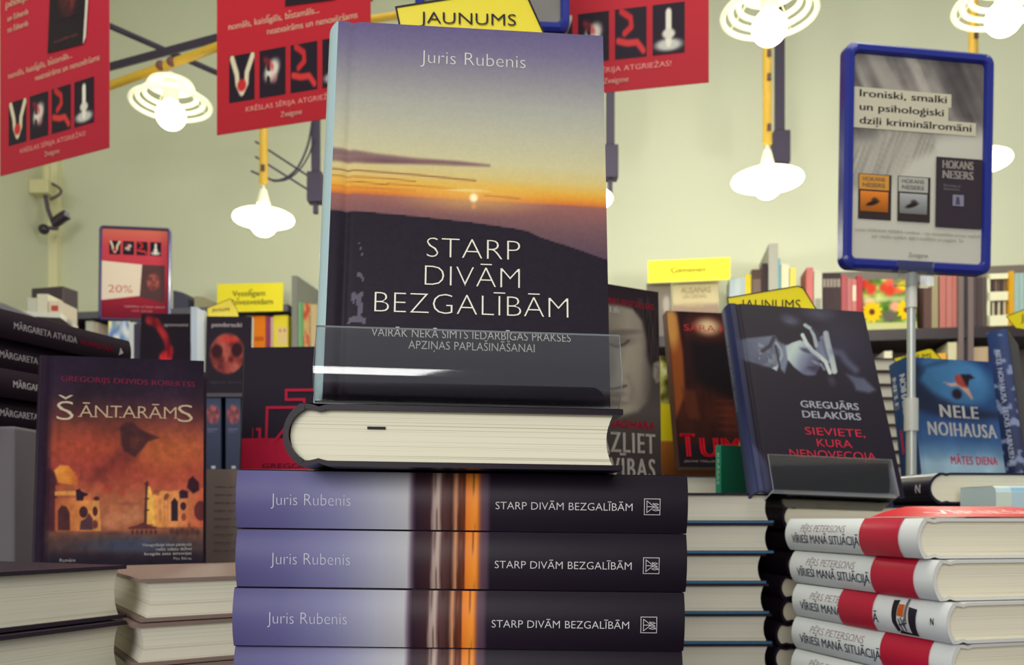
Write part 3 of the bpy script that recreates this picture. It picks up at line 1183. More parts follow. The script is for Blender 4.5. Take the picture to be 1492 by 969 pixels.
def upright(label, x0, x1, ytop, zb, Y, depth, col, spine=None, group=None, yaw=0.0, hard=False, pages=None, cat='book', roll=0):
    """a book standing spine out: columns x0..x1 at distance Y, standing at height zb"""
    T = (x1 - x0) / F * Y
    H = (CY - ytop) / F * Y - zb
    c, s = math.cos(yaw), math.sin(yaw)
    u, v, n = Vector((-s, c, 0)), Vector((0, 0, 1)), Vector((c, s, 0))
    M3 = Matrix((u, v, n)).transposed()
    M = Matrix.Translation(((x0 - CX) / F * Y, Y, zb + ZC)) @ M3.to_4x4()
    return book(label, M, depth, H, T, col, spine=spine, hard=hard, group=group, pages=pages, cat=cat)


upright('left one of two slim blue spines with red discs, under the reddish face book', 299, 322, 580, .1185, 2.17, .14, (50, 58, 88), face_spine, 'blue spines on the low shelf')
upright('right one of two slim blue spines with red discs, under the reddish face book', 329, 351, 580, .1185, 2.17, .14, (50, 58, 88), face_spine, 'blue spines on the low shelf')
for i in range(4):
    z = .1187 + i * .0288
    M = lying(((341 - CX) / F * 2.20 - .0, 2.19), (1, 0), z)
    book('%s pale little book lying beside the two blue spines' % ['lowest', 'second lowest', 'third lowest', 'topmost'][i], M, .11, .12, .0270, (232, 232, 226), hard=True, bulge=.002, group='little pale books on the low shelf', pages=mat('pages_white', (236, 236, 226), .8))
for k, (a, b, yt, c) in enumerate(((278, 287, 447, (196, 212, 226)), (287, 297.5, 452, (226, 236, 240)))):
    upright(['narrow pale blue spine between the two dark covers of the low shelf', 'white spine beside the reddish face book on the low shelf'][k], a, b, yt, .3085, 2.21, .13, c, None, 'pale spines on the low shelf')
for k, (a, b, yt, c) in enumerate(((158, 188, 468, (226, 214, 130)), (188, 195, 470, (214, 224, 222)), (195, 203, 472, (66, 56, 84)))):
    upright(['yellow and white spine left of the red crescent book', 'thin pale spine left of the red crescent book', 'thin dark violet spine touching the red crescent book'][k], a, b, yt, .3085, 2.23, .13, c, (lambda P, H, T: P.grid(0, .0002, H, T - .0002, lambda U, V: ramp(vnoise(U, V, 3, 3, 5, 2), [(.3, (238, 224, 70)), (.45, (236, 236, 226)), (.6, (90, 130, 190)), (.7, (236, 228, 160))]), 30, 10)) if k == 0 else None, 'spines left on the low shelf')

# little yellow tag on the face book
flag_card('small yellow tag above the reddish face book', px(302, 470, 2.225), pts_at([(302, 470), (302, 449), (336, 435), (346, 452), (350, 470)], 2.225, 302, 470), .001, ('JAUNUMS', .012, .027, .008, .045, .05))

# ================================================================== RIGHT: PILES AND STANDING COPIES
# ---- pale-paged stack behind the right end of the sunset stack (fore-edges to the right)
PT = .0287
PL = ['topmost book of the blue-boarded stack right of the sunset stack'] + ['%s book of the blue-boarded stack right of the sunset stack' % s for s in ('second', 'third', 'fourth', 'fifth')] + ['lowest book of the blue-boarded stack, on the table']
src = None
po = [(.0810, .850), (.0812, .851), (.0745, .852), (.0770, .851), (.0800, .852), (.0815, .853)]
for i in range(6):
    M = lying(po[i], (1, .01), TB + (5 - i) * (PT + .0004) + .0004)
    if src is None:
        src = book(PL[0], M, .170, .200, PT, (44, 34, 46), bulge=.003, group='books in the blue-boarded stack', pages=PAGESW)
        # the lower board is lined in blue
        cvr = [c for c in src.children if c.name.startswith('cover')][0]
        MB().box((.004, -.0004, -.0002), (.1702, .006, .0022)).build('lower_board', mat('board_blue', (44, 96, 132), .4), src, label='blue lower board edge')
    else:
        copy_thing(src, M, PL[i])
ptop = TB + 6 * (PT + .0004)

# ---- stack with dark spines under the slanted portrait book
GT = .0230
GL_ = ords('%s dark-spined book of the stack under the slanted portrait book', 7)
src = None
go = [(.2690, .870), (.2760, .874), (.2735, .872), (.2680, .875), (.2685, .873), (.2640, .876), (.2620, .874)]
for i in range(7):
    M = lying(go[i], (1, .10), TB + (6 - i) * (GT + .0003) + .0003)
    if src is None:
        src = book(GL_[0], M, .160, .215, GT, (40, 30, 42), bulge=.004, group='dark-spined books under the slanted portrait book', pages=PAGES)
    else:
        copy_thing(src, M, GL_[i])
gtop = TB + 7 * (GT + .0003)


# ---- slanted portrait book
GO = (.2330, .8400, .0265)
portrait_px = picture_frame(GO, 7.9, 24.2, -2.1, .1485, .220, 1050, 440, 5.385)


def portrait_img(U, V):
    X, Y = portrait_px(U, V)
    n = vnoise(U, V, 5, 6, 51, 4)
    fine = vnoise(U, V, 30, 34, 57, 3)
    dark = (34, 26, 42)
    img = fill(U, dark)

    def E(cx, cy, rx, ry, a=0., soft=.4):
        return ell(X, Y, cx, cy, rx, ry, a, soft)

    def G(pts, soft=9):
        return polym(X, Y, pts, soft)

    def S(pts, w, soft=6):
        return strokem(X, Y, pts, w, soft)
    img = over(img, G([(60, 310), (180, 286), (330, 272), (425, 262), (445, 300), (480, 330), (475, 490), (430, 528), (330, 502), (230, 472), (80, 420)], 12) * (.55 + .45 * n), ramp((X - 80) / 350, [(0, (80, 86, 116)), (.4, (108, 116, 136)), (1, (118, 126, 142))]))
    img = over(img, E(345, 440, 90, 52, .2, .6) * (fine > .45) * .6, (146, 154, 162))
    img = over(img, S([(415, 280), (385, 345), (325, 385)], 15, 10) * .85, (54, 46, 62))
    img = over(img, S([(300, 330), (330, 350), (300, 345)], 8, 8) * .6, (150, 156, 160))
    img = over(img, G([(480, 320), (525, 330), (530, 450), (500, 560), (460, 520), (470, 420)], 14), (112, 120, 138))
    img = over(img, S([(432, 322), (470, 370), (478, 420), (452, 480), (440, 520)], 9, 8) * .8, (156, 166, 172))
    img = over(img, S([(428, 345), (445, 420), (466, 548)], 7, 6) * .9, (46, 38, 54))
    img = over(img, G([(398, 520), (440, 500), (440, 545)], 6), (168, 176, 176))
    img = over(img, G([(445, 285), (475, 180), (520, 110), (620, 110), (668, 180), (645, 270), (600, 300), (540, 330), (500, 335)], 16), (36, 28, 42))
    img = over(img, E(545, 142, 70, 40, .3, .7) * (.4 + .6 * fine), (88, 88, 108))
    img = over(img, G([(508, 348), (556, 320), (620, 300), (655, 312), (695, 372), (745, 432), (782, 462), (794, 490), (772, 520), (756, 545), (742, 576), (684, 584), (640, 566), (572, 512), (522, 452)], 8),
               ramp((X - 510 + .55 * (Y - 330)) / 330, [(0, (160, 172, 174)), (.25, (174, 186, 182)), (.5, (146, 156, 166)), (.75, (104, 108, 130)), (1, (70, 68, 92))]))
    img = over(img, E(668, 382, 46, 16, .35, .6) * .85, (66, 60, 84))
    img = over(img, E(640, 455, 34, 50, .3, .8) * .3, (110, 114, 136))
    img = over(img, E(722, 520, 46, 11, .1, .5) * .85, (60, 52, 76))
    img = over(img, E(745, 478, 34, 12, .5, .6) * .6, (150, 156, 166))
    img = over(img, E(700, 560, 44, 14, .1, .6) * .5, (120, 126, 144))
    # hand before the face
    img = over(img, G([(742, 300), (800, 258), (850, 330), (875, 420), (850, 490), (775, 445), (742, 390)], 10), ramp((X - 740) / 130, [(0, (104, 110, 132)), (1, (136, 144, 158))]))
    img = over(img, S([(660, 182), (706, 212), (732, 270), (748, 345)], 14, 6), (158, 168, 172))
    img = over(img, S([(722, 210), (756, 250), (768, 300)], 12, 8) * .9, (52, 44, 60))
    img = over(img, S([(824, 248), (842, 335), (868, 430), (892, 545)], 22, 7), (172, 182, 180))
    img = over(img, S([(795, 300), (815, 380), (840, 450)], 10, 10) * .8, (92, 96, 118))
    img = over(img, S([(640, 260), (672, 325), (720, 385), (780, 432), (820, 470), (856, 556)], 15, 6), (184, 194, 190))
    img = over(img, S([(690, 362), (740, 412), (770, 440)], 14, 8) * .6, (150, 158, 166))
    img = over(img, S([(786, 490), (812, 530)], 11, 6) * .8, (130, 136, 152))
    # drifting smoke
    img = over(img, S([(880, 390), (940, 400), (990, 470), (1060, 535)], 26, 26) * (.4 + .5 * n), (104, 112, 132))
    img = over(img, G([(985, 568), (1060, 588), (1125, 600), (1215, 690), (1165, 716), (1062, 694), (1040, 640)], 20) * (.5 + .5 * n), (112, 122, 142))
    img = over(img, E(770, 95, 100, 45, .1, .9) * (.3 + .6 * n), (108, 112, 130))
    img = over(img, E(900, 280, 150, 150, 0, .9) * .28, (78, 78, 104))
    img = over(img, E(1080, 420, 140, 200, 0, .9) * .22, (70, 68, 96))
    img = over(img, E(870, 620, 26, 40, -.5, .8) * .5, (90, 84, 104))
    img = over(img, (1 - sstep(.02, .05, U)) * .8, (46, 48, 80))
    img = over(img, polym(U, V, [(.0, .0), (.0, .24), (.05, .20), (.10, .12), (.13, .0)], .02) * .75 * (.5 + .5 * n), (100, 110, 146))
    return img


def portrait_cover(P, W, H):
    P.grid(.0004, 0, W, H, portrait_img, 190, 240)
    P.text('GREGUĀRS', .60 * W, .437 * H, .0079, (190, 192, 204), width=.415 * W, align='C', bold=.015)
    P.text('DELAKŪRS', .60 * W, .383 * H, .0079, (190, 192, 204), width=.415 * W, align='C', bold=.015)
    red = (186, 44, 70)
    P.text('SIEVIETE,', .60 * W, .294 * H, .0085, red, width=.42 * W, align='C', off=-.005)
    P.text('KURA', .58 * W, .235 * H, .0085, red, width=.245 * W, align='C', off=-.005)
    P.text('NENOVECOJA', .555 * W, .176 * H, .0085, red, width=.60 * W, align='C', off=-.005)


def portrait_spine(P, H, T):
    P.grid(0, .0002, H, T - .0002, lambda U, V: ramp(U, [(0, (56, 62, 104)), (.5, (50, 56, 98)), (1, (84, 92, 128))]), 10, 8)
    P.text('GREGUĀRS DELAKŪRS  SIEVIETE', .12 * H, .35 * T, .0046, (150, 156, 180), width=.45 * H)


GO = (.2330, .8400, .0265)
standing('slanted dark book with a face behind a raised hand, in right clear holder', GO, 7.9, 24.2, -2.1, .1485, .220, .0235, (46, 52, 92), front=portrait_cover, spine=portrait_spine, bulge=.0035, crough=.35)
gh = holder('clear acrylic holder with flat lip carrying the slanted portrait book', GO, 7.9, 24.2, -2.1, .138, .0235, .0365, 0, .11, acrylic_mat('clear_acrylic_grey', (.86, .86, .88), .07), reach=.008, x0=.012, x1=.0, flat=True)
Yc = .965
flag_card('yellow novelty card behind the slanted portrait book', px(1060, 520, Yc), pts_at([(1075, 520), (1062, 448), (1060, 434), (1162, 417), (1170, 420), (1189, 451), (1200, 520)], Yc, 1060, 520), .001, ('JAUNUMS', 19 / F * Yc, 69 / F * Yc, 14 / F * Yc, 87 / F * Yc, .0))


# ---- stack with white spines and red paper bands
RT = .0293


def pers_spine(pic=False):
    def f(P, H, T):
        P.grid(0, .0003, H, T - .0003, lambda U, V: ramp(V, [(0, (214, 222, 230)), (.5, (238, 243, 246)), (1, (232, 237, 240))]), 20, 10)
        P.text('PĒRS PETERSONS', .14 * H, .60 * T, .0058, (150, 118, 128), width=.37 * H, shear=.22, off=-.01, serif=.05)
        P.text('VĪRIEŠI MANĀ SITUĀCIJĀ', .065 * H, .25 * T, .0072, (52, 56, 94), width=.555 * H, bold=.014, serif=.04)
        if not pic:
            return
        # little picture with a chair and an orange cushion
        x, y, t = .700 * H, .08 * T, T
        P.poly([(x, y + .82 * t), (x + .0068, y + .84 * t), (x + .0060, y + .30 * t), (x + .0085, y + .06 * t), (x + .0045, y), (x + .0010, y + .25 * t)], (50, 44, 58))
        P.poly([(x + .0085, y + .06 * t), (x + .0200, y + .02 * t), (x + .0270, y + .02 * t), (x + .0270, y - .03 * t), (x + .0060, y - .03 * t)], (50, 44, 58))
        P.poly([(x + .0205, y + .02 * t), (x + .0270, y + .02 * t), (x + .0285, y + .66 * t), (x + .0190, y + .70 * t)], (54, 46, 58))
        P.poly([(x + .0072, y + .44 * t), (x + .0140, y + .42 * t), (x + .0140, y + .74 * t), (x + .0078, y + .74 * t)], (206, 104, 46))
        P.line([(x + .0165, y + .36 * t), (x + .0165, y + .84 * t)], .0028, (128, 120, 124))
        for q in ((.0092, .34, .0118, .08), (.0118, .38, .0160, .10), (.0150, .34, .0160, .08), (.0098, .20, .0180, .28)):
            P.line([(x + q[0], y + q[1] * t), (x + q[2], y + q[3] * t)], .0013, (90, 86, 98))
        P.text('N', .925 * H, .42 * T, .0050, (48, 42, 52), bold=.03, sx=.7)
    return f


def band_part(root, W, H, T, b, x0, x1):
    """red paper band wrapped round spine and covers, x measured from the head of the spine"""
    R = ((T / 2) ** 2 + b * b) / (2 * b)
    m = MB()
    prof = [(W * .75, T + .0009), (.010, T + .0006)]
    for n in np.linspace(T, 0, 13):
        prof.append((-(math.sqrt(max(R * R - (n - T / 2) ** 2, 0)) - (R - b)) - .0011, float(n)))
    prof += [(.010, -.0002), (W * .75, -.0002)]
    vs = []
    for u, n in prof:
        vs += [(u, H - x1, n), (u, H - x0, n)]
    fs = [(2 * i, 2 * i + 1, 2 * i + 3, 2 * i + 2) for i in range(len(prof) - 1)]
    m.add(vs, fs)
    m.smooth = True
    o = m.build('paper_band', mat('band_red', (196, 30, 62), .35), root, label='red paper band')
    return o


RL = ['topmost white-spined book with red paper band, right front stack', 'second white-spined book down, red band, right front stack', 'third white-spined book down, band slid up showing the little picture', 'fourth white-spined book down, red band, near the picture bottom', 'lowest white-spined book of the right front stack, cut by the picture edge']
rp = [(.2975, .640, 79.5), (.3060, .634, 77.5), (.3125, .628, 75.5), (.3170, .630, 74.0), (.3150, .630, 74.5)]
bx = [(.628, .890), (.632, .895), (.360, .590), (.620, .890), (.620, .89)]
RW, RH = .132, .196
for i in range(5):
    x, y, a = rp[i]
    a = math.radians(a - 90 + 0)
    M = lying((x, y), (math.cos(a), math.sin(a) if False else math.sin(math.radians(rp[i][2] - 90)) * -1), TB + (4 - i) * (RT + .0007) + .0006)
    r = book(RL[i], M, RW, RH, RT, (222, 222, 216), spine=pers_spine(i == 2), bulge=.0055, group='white-spined books in the right front stack', pages=PAGES, crough=.4)
    band = band_part(r, RW, RH, RT, .0055, bx[i][0] * RH, bx[i][1] * RH)
    if i == 0:
        P = Print(lambda x, y, o: np.stack([x, y, RT + .0011 + o + .0085 * np.clip((x - .004) / .03, 0, 1) ** .7 * np.clip((y - .004) / .06, 0, 1) ** .8], 1))
        P.grid(.002, .002, .125, .070, lambda U, V: fill(U, (206, 36, 52)), 24, 24)
        P.text('VĪRIEŠI', .020, .016, .016, (236, 214, 206), width=.085, serif=.07)
        P.smooth = True
        P.build('loose_band_end', INK, band, ink=True, label='lifted red end of the band with pale letters')
rtop = TB + 5 * (RT + .0007)

# ---- navy book lying behind, checked pale box


def navy_spine(P, H, T):
    P.grid(0, .0002, H, T - .0002, lambda U, V: ramp(V, [(0, (32, 26, 46)), (1, (46, 42, 68))]), 6, 6)
    P.text('2', .60 * H, .40 * T, .006, (150, 150, 160), bold=.02)
    P.text('N', .83 * H, .36 * T, .0095, (226, 226, 226), bold=.03, sx=1.1)


plain_pile(ords('%s book of the pile under the lying navy book', 5), (.464, .983), (1, .08), .16, .150, .0326, 5, (70, 60, 70), 'books under the lying navy book', jit=.001)
M = lying((.4705, .976), (.995, .08), TB + 5 * .0330 + .0012)
book('thick navy book lying flat in front of the blue bird cover', M, .165, .165, .0345, (40, 36, 58), spine=navy_spine, bulge=.012, crough=.3, pages=PAGES)


bxr = empty('patterned_box', Matrix.Translation((.494, .905, ZC + .0100)) @ Matrix.Rotation(math.radians(6), 4, 'Z'), 'pale blue checked box at the right edge, in front of the navy book', 'box')
P = Print(lambda x, y, o: np.stack([x, y, o * 0 + .0], 1))


def check_col(U, V):
    a = (np.floor(U * 9) % 2) * .5 + (np.floor(V * 3) % 2) * .5
    return ramp(a, [(0, (206, 218, 206)), (.5, (186, 208, 216)), (1, (148, 186, 206))])


m = Print()
prof = [(0, 0), (0, .018), (.002, .0225), (.006, .0245), (.06, .0245), (.06, 0)]
for i in range(len(prof) - 1):
    (a0, b0), (a1, b1) = prof[i], prof[i + 1]
    m.fmap = (lambda a0, b0, a1, b1: (lambda x, y, o: np.stack([x, a0 + (a1 - a0) * y, b0 + (b1 - b0) * y], 1)))(a0, b0, a1, b1)
    m.grid(0, 0, .16, 1, (lambda i: (lambda U, V: check_col(U, V * .3 + i * .3)))(i), 90, 6)
m.build('lid', INK, bxr, ink=True)
MB().prism([(0.0002, 0), (.0002, .0175), (.0022, .022), (.0062, .0242), (.0598, .0242), (.0598, 0)], 0.0002, .1598, Matrix(((0, 0, 1, 0), (1, 0, 0, 0), (0, 1, 0, 0), (0, 0, 0, 1)))).build('body', mat('box_pale_blue', (190, 210, 214), .5), bxr)
o = MB().box((0, 0, 0), (.15, .058, .0096 - TB)).build('brown_carton', mat('carton_brown', (120, 98, 84), .8, noise=.1), bevel=.002)
o.matrix_world = Matrix.Translation((.498, .906, ZC + TB)) @ Matrix.Rotation(math.radians(6), 4, 'Z')
tag(o, 'small brown box hidden under the pale blue checked box', 'box')


# ---- half hidden face cover right of the sunset book
FACE = ((.0420, .8700, .0300), 30, 1.5, 0)
face_px = picture_frame(*FACE, .134, .2115, 880, 405, 3.285)


def face_img(U, V):
    X, Y = face_px(U, V)
    n = vnoise(U, V, 5, 7, 71, 4)
    fine = vnoise(U, V, 60, 10, 73, 2)
    img = ramp(V, [(0, (64, 54, 56)), (.25, (80, 72, 70)), (.40, (92, 84, 80)), (.85, (60, 50, 54)), (1, (54, 42, 50))])

    def E(cx, cy, rx, ry, a=0., soft=.6):
        return ell(X, Y, cx, cy, rx, ry, a, soft)

    def S(pts, w, soft=8):
        return strokem(X, Y, pts, w, soft)
    skin = ramp(X, [(-160, (96, 90, 84)), (20, (138, 130, 118)), (110, (160, 151, 136)), (170, (150, 141, 128)), (228, (96, 88, 84))])
    img = over(img, polym(X, Y, [(-260, 110), (60, 128), (140, 148), (186, 205), (206, 300), (203, 372), (226, 440), (229, 520), (208, 596), (160, 640), (60, 668), (-260, 680)], 16), skin * (.90 + .20 * n[:, None]))
    img = over(img, polym(X, Y, [(120, 120), (200, 90), (246, 130), (268, 230), (280, 330), (262, 400), (238, 425), (216, 405), (205, 300), (186, 205)], 12), ramp(fine, [(.2, (42, 34, 38)), (.8, (74, 64, 64))]))
    img = over(img, polym(X, Y, [(236, 408), (262, 398), (278, 440), (272, 492), (250, 504), (234, 470)], 8), (142, 133, 122))
    img = over(img, S([(246, 420), (262, 440), (256, 484)], 4, 8) * .6, (92, 84, 80))
    img = over(img, E(80, 262, 90, 16, -.05) * .55, (92, 84, 78))
    img = over(img, E(80, 306, 66, 24, -.1) * .55, (104, 95, 88))
    img = over(img, S([(20, 316), (62, 330), (96, 318), (118, 300)], 4, 7) * .85, (62, 53, 52))
    img = over(img, E(20, 420, 34, 80, 0) * .45, (100, 92, 86))
    img = over(img, E(140, 430, 46, 90, .1, .9) * .3, (178, 168, 152))
    img = over(img, S([(-40, 522), (40, 532), (80, 524), (104, 516)], 4, 8) * .9, (58, 49, 50))
    img = over(img, E(50, 556, 50, 14, 0) * .5, (108, 98, 92))
    img = over(img, E(60, 600, 60, 12, 0) * .4, (104, 95, 90))
    img = over(img, S([(112, 470), (138, 530), (128, 580)], 7, 22) * .35, (100, 92, 86))
    return img


def face_cover(P, W, H):
    P.grid(.0003, 0, W, H, face_img, 130, 170)
    P.text('NEW YORK TIMES BESTSELLERS', .95 * W, .905 * H, .0060, (170, 40, 64), width=.80 * W, align='R', bold=.02)
    P.text('A Little Life', .62 * W, .862 * H, .0062, (206, 200, 196), width=.34 * W, align='R', bold=.02)
    P.text('HANJA JANAGIHARA', .94 * W, .305 * H, .0080, (176, 38, 66), width=.84 * W, align='R', bold=.03)
    P.text('MAZLIET', .940 * W, .185 * H, .0205, (206, 200, 192), width=.67 * W, align='R', bold=.022, space=.10)
    P.text('DZĪVĪBAS', .935 * W, .060 * H, .0205, (206, 200, 192), width=.72 * W, align='R', bold=.022, space=.10)


standing('dark book with grey close-up of a face, just right of the sunset book', *FACE, .134, .2115, .026, (60, 48, 56), front=face_cover, hard=False, ink=INKM)


# ---- red lettered dark door cover
def door_img(U, V):
    n = vnoise(U, V, 14, 3, 81, 3)
    img = ramp(V, [(0, (40, 28, 34)), (.15, (66, 34, 32)), (.35, (92, 44, 32)), (.6, (62, 30, 32)), (1, (48, 28, 34))]) * (.65 + .7 * n[:, None])
    img = over(img, polym(U, V, [(.22, .55), (.22, .86), (.62, .90), (.95, .85), (.95, .5), (.6, .42)], .06), (34, 22, 30))
    img = over(img, polym(U, V, [(0, .3), (0, .99), (.10, .97), (.13, .75), (.11, .45)], .02), (166, 92, 44))
    img = over(img, ell(U, V, .04, .90, .06, .14, 0, .5) * .9, (226, 170, 92))
    img = over(img, ell(U, V, .40, .90, .22, .08, 0, .8) * .6, (150, 70, 44))
    img = over(img, ell(U, V, .40, .905, .11, .05, 0, .7), (246, 216, 170))
    img = over(img, strokem(U, V, [(.13, .98), (.16, .6), (.13, .3)], .02, .02) * .8, (58, 28, 30))
    img = over(img, polym(U, V, [(.08, .50), (.22, .48), (.24, .3), (.12, .3)], .02) * .7, (120, 62, 40))
    img = over(img, ell(U, V, .92, .46, .12, .10, 0, .8) * .8, (196, 104, 52))
    for k in range(5):
        img = over(img, strokem(U, V, [(.42, .42 - .045 * k), (.85, .425 - .05 * k)], .006, .008) * .6, (132, 62, 42))
    img = over(img, 1 - sstep(.10, .16, V), (38, 28, 36))
    return img


def door_cover(P, W, H):
    P.grid(.0003, 0, W, H, lambda U, V: door_img(U, V) * .82, 80, 120)
    P.text('SĀRA HĀNA', .16 * W, .872 * H, .0088, (176, 56, 60), width=.74 * W, off=-.005)
    P.text('T', .03 * W, .065 * H, .030, (196, 24, 48), sx=.66, bold=.05)
    P.text('UMSĀ', .215 * W, .065 * H, .0245, (196, 24, 48), width=.76 * W, bold=.04, space=.05)
    P.text('JAUNS TRILLERIS NO BRITU AUTORES', .05 * W, .03 * H, .0024, (150, 130, 130), width=.8 * W)


standing('dark book with red capitals and a dim glowing stairway, right of the face cover', (.2085, 1.1050, .0655), 10.3, 12.4, .1, .1365, .210, .015, (92, 52, 38), front=door_cover, hard=False, ink=INKM)
plain_pile(ords('%s book of the pile under the dim stairway cover', 7), (.186, 1.082), (1, .04), .165, .20, .0287, 7, (60, 48, 54), 'books under the dim stairway cover', jit=.001, pages=PAGESW)


def foliage(P, W, H):
    def f(U, V):
        n = vnoise(U, V, 9, 12, 91, 3)
        top = ramp(n, [(.25, (52, 46, 34)), (.45, (110, 108, 50)), (.6, (176, 176, 96)), (.75, (222, 222, 180))])
        img = np.where((V > .60)[:, None], top, np.where((V > .30)[:, None], np.array((226, 208, 40.)), ramp(V, [(0, (120, 72, 40)), (.3, (176, 112, 50))])))
        return img
    P.grid(.0003, 0, W, H, f, 40, 60)


standing('yellow banded leafy cover peeping out between face and stairway covers', (.2045, 1.215, .0555), 6, 2, 0, .13, .170, .02, (170, 150, 60), front=foliage, hard=False, ink=INKM)

# ---- small green upright book
M = pose((.2255, .955, ptop + .0003), 28, 0, 0) @ Matrix.Translation((0, 0, -.009))


def green_spine(P, H, T):
    P.grid(0, .0001, H, T - .0001, lambda U, V: fill(U, (54, 150, 118)), 4, 4)
    P.text('KRĀSAS', .16 * H, .25 * T, .0034, (190, 214, 200), width=.62 * H)


book('small green book standing upright beside the slanted portrait book', M, .036, .0545, .009, (26, 104, 80), spine=green_spine, hard=False, front=lambda P, W, H: P.grid(0, 0, W, H, lambda U, V: ramp(V, [(0, (20, 100, 76)), (1, (30, 112, 84))]), 4, 4))
o = MB().prism([(0, 0), (.010, -.002), (.014, .022), (.005, .026)], 0, .001, Matrix.Translation((.2555, 1.004, ZC + ptop + .0520)) @ Matrix(((1, 0, 0, 0), (0, 0, -1, 0), (0, 1, 0, 0), (0, 0, 0, 1)))).prism([(0.004, -.0525), (.010, -.0525), (.010, 0), (.004, 0)], 0, .001, Matrix.Translation((.2555, 1.004, ZC + ptop + .0520)) @ Matrix(((1, 0, 0, 0), (0, 0, -1, 0), (0, 1, 0, 0), (0, 0, 0, 1)))).build('yellow_page_marker', mat('card_yellow', (226, 208, 22), .35))
tag(o, 'small yellow slip standing up behind the small green book', 'paper slip')


# ---- blue bird cover and its neighbour
def bird_img(U, V):
    V = np.clip(1 - (1 - V) * 1.42, -.2, 1)
    n = vnoise(U, V, 5, 6, 61, 3)
    img = ramp(V, [(0, (150, 176, 192)), (.10, (104, 138, 168)), (.22, (66, 98, 142)), (.45, (56, 84, 130)), (.7, (50, 84, 132)), (1, (40, 66, 112))])
    img = over(img, ell(U, V, .52, .80, .46, .24, -.1, .25), (74, 122, 164))
    img = over(img, polym(U, V, [(0, .98), (.16, .92), (.10, .78), (.25, .66), (.5, .56), (.8, .52), (1, .5), (1, .44), (.5, .42), (.3, .44), (0, .5)], .05) * .75, (44, 44, 62))
    img = over(img, strokem(U, V, [(.10, .82), (.2, .92), (.45, .985)], .02, .03) * .5, (40, 52, 84))
    img = over(img, polym(U, V, [(.38, .775), (.46, .74), (.56, .745), (.62, .70), (.70, .62), (.72, .63), (.68, .72), (.66, .76), (.56, .78), (.47, .765)], .01), (196, 158, 140))
    img = over(img, polym(U, V, [(.54, .765), (.52, .83), (.56, .86), (.63, .84), (.66, .79), (.66, .73), (.60, .735)], .01), (150, 70, 66))
    img = over(img, polym(U, V, [(.60, .86), (.72, .865), (.77, .83), (.70, .81), (.67, .73), (.64, .78)], .012), (40, 32, 44))
    img = over(img, ell(U, V, .53, .665, .06, .05, .2, .35), (48, 38, 48))
    img *= (.88 + .24 * n)[:, None]
    return img


def bird_cover(P, W, H):
    P.grid(.0003, 0, W, H, bird_img, 80, 100)
    P.text('NELE', .30 * W, .605 * H, .0190, (206, 204, 202), width=.46 * W, bold=.03, slope=-.02, space=.08)
    P.text('NOIHAUSA', .135 * W, .482 * H, .0205, (206, 204, 202), width=.82 * W, bold=.03, slope=-.02, space=.07)
    P.text('MĀTES DIENA', .36 * W, .290 * H, .0125, (206, 70, 88), width=.56 * W, bold=.03, space=.05)


def bird_spine(P, H, T):
    P.grid(0, .0002, H, T - .0002, lambda U, V: ramp(U, [(0, (50, 84, 128)), (.6, (46, 70, 116)), (1, (60, 70, 96))]), 10, 6)
    P.text('NELE', .10 * H, .15 * T, .010, (200, 204, 208), width=.22 * H, bold=.05)
    P.text('NOIHAUSA', .10 * H, .58 * T, .010, (200, 204, 208), width=.30 * H, bold=.05)
    P.rect(.46 * H, .3 * T, .62 * H, .7 * T, (176, 50, 76))


standing('blue book with flying bird and white capitals, behind the pole at right', (.6063, 1.3006, .0165), 16, 9, 0, .1537, .2311, .0424, (46, 72, 116), front=bird_cover, spine=bird_spine, bulge=.004, ink=INK)
plain_pile(ords('%s book of the pile under the blue bird cover', 5), (.582, 1.312), (.96, .28), .165, .14, .0322, 5, (58, 52, 68), 'books under the blue bird cover', jit=.001)
Yc = 1.44
flag_card('yellow card behind the top of the blue bird cover', px(1301, 580, Yc), pts_at([(1325, 570), (1302, 522), (1353, 508), (1358, 509), (1370, 522), (1372, 570)], Yc, 1301, 580), .001, ('JAUNUMS', .012, .062, .008, .05, .05))


def dots_spine(P, H, T):
    def f(U, V):
        img = ramp(U, [(0, (56, 76, 124)), (1, (40, 48, 84))])
        return over(img, (vnoise(U, V, 26, 3, 15, 2) > .66) * .8, (150, 164, 196))
    P.grid(0, .0002, H, T - .0002, f, 80, 10)
    P.text('NELE NOIHAUSA  LEDUS KARALIENE', .14 * H, .30 * T, .0075, (190, 196, 210), width=.80 * H, bold=.02)


# spine towards the viewer, leaning back and to the left
dS = math.radians(20)
M = pose((.8060, 1.4480, .0722), -37, 2.5, 7.0)
M = M @ Matrix(((0, 0, 1, 0), (0, 1, 0, 0), (-1, 0, 0, 0), (0, 0, 0, 1)))
book('blue speckled spine leaning at the far right, beside the bird cover', M, .13, .2400, .0297, (44, 36, 50), spine=dots_spine, bulge=.003, crough=.4)
plain_pile(ords('%s book of the pile under the leaning speckled spine', 7), (.815, 1.430), (.80, .60), .15, .14, .0310, 7, (58, 52, 64), 'books under the speckled spine', jit=.001)
Yc = 1.52
flag_card('yellow card cut off by the right picture edge, above the speckled spine', px(1466, 560, Yc), pts_at([(1530, 486), (1480, 478), (1466, 461), (1530, 436), (1560, 462)], Yc, 1466, 560), .001, ('JAUNUMS', .025, .108, .012, .07, .1), stem=(.060, -.160))

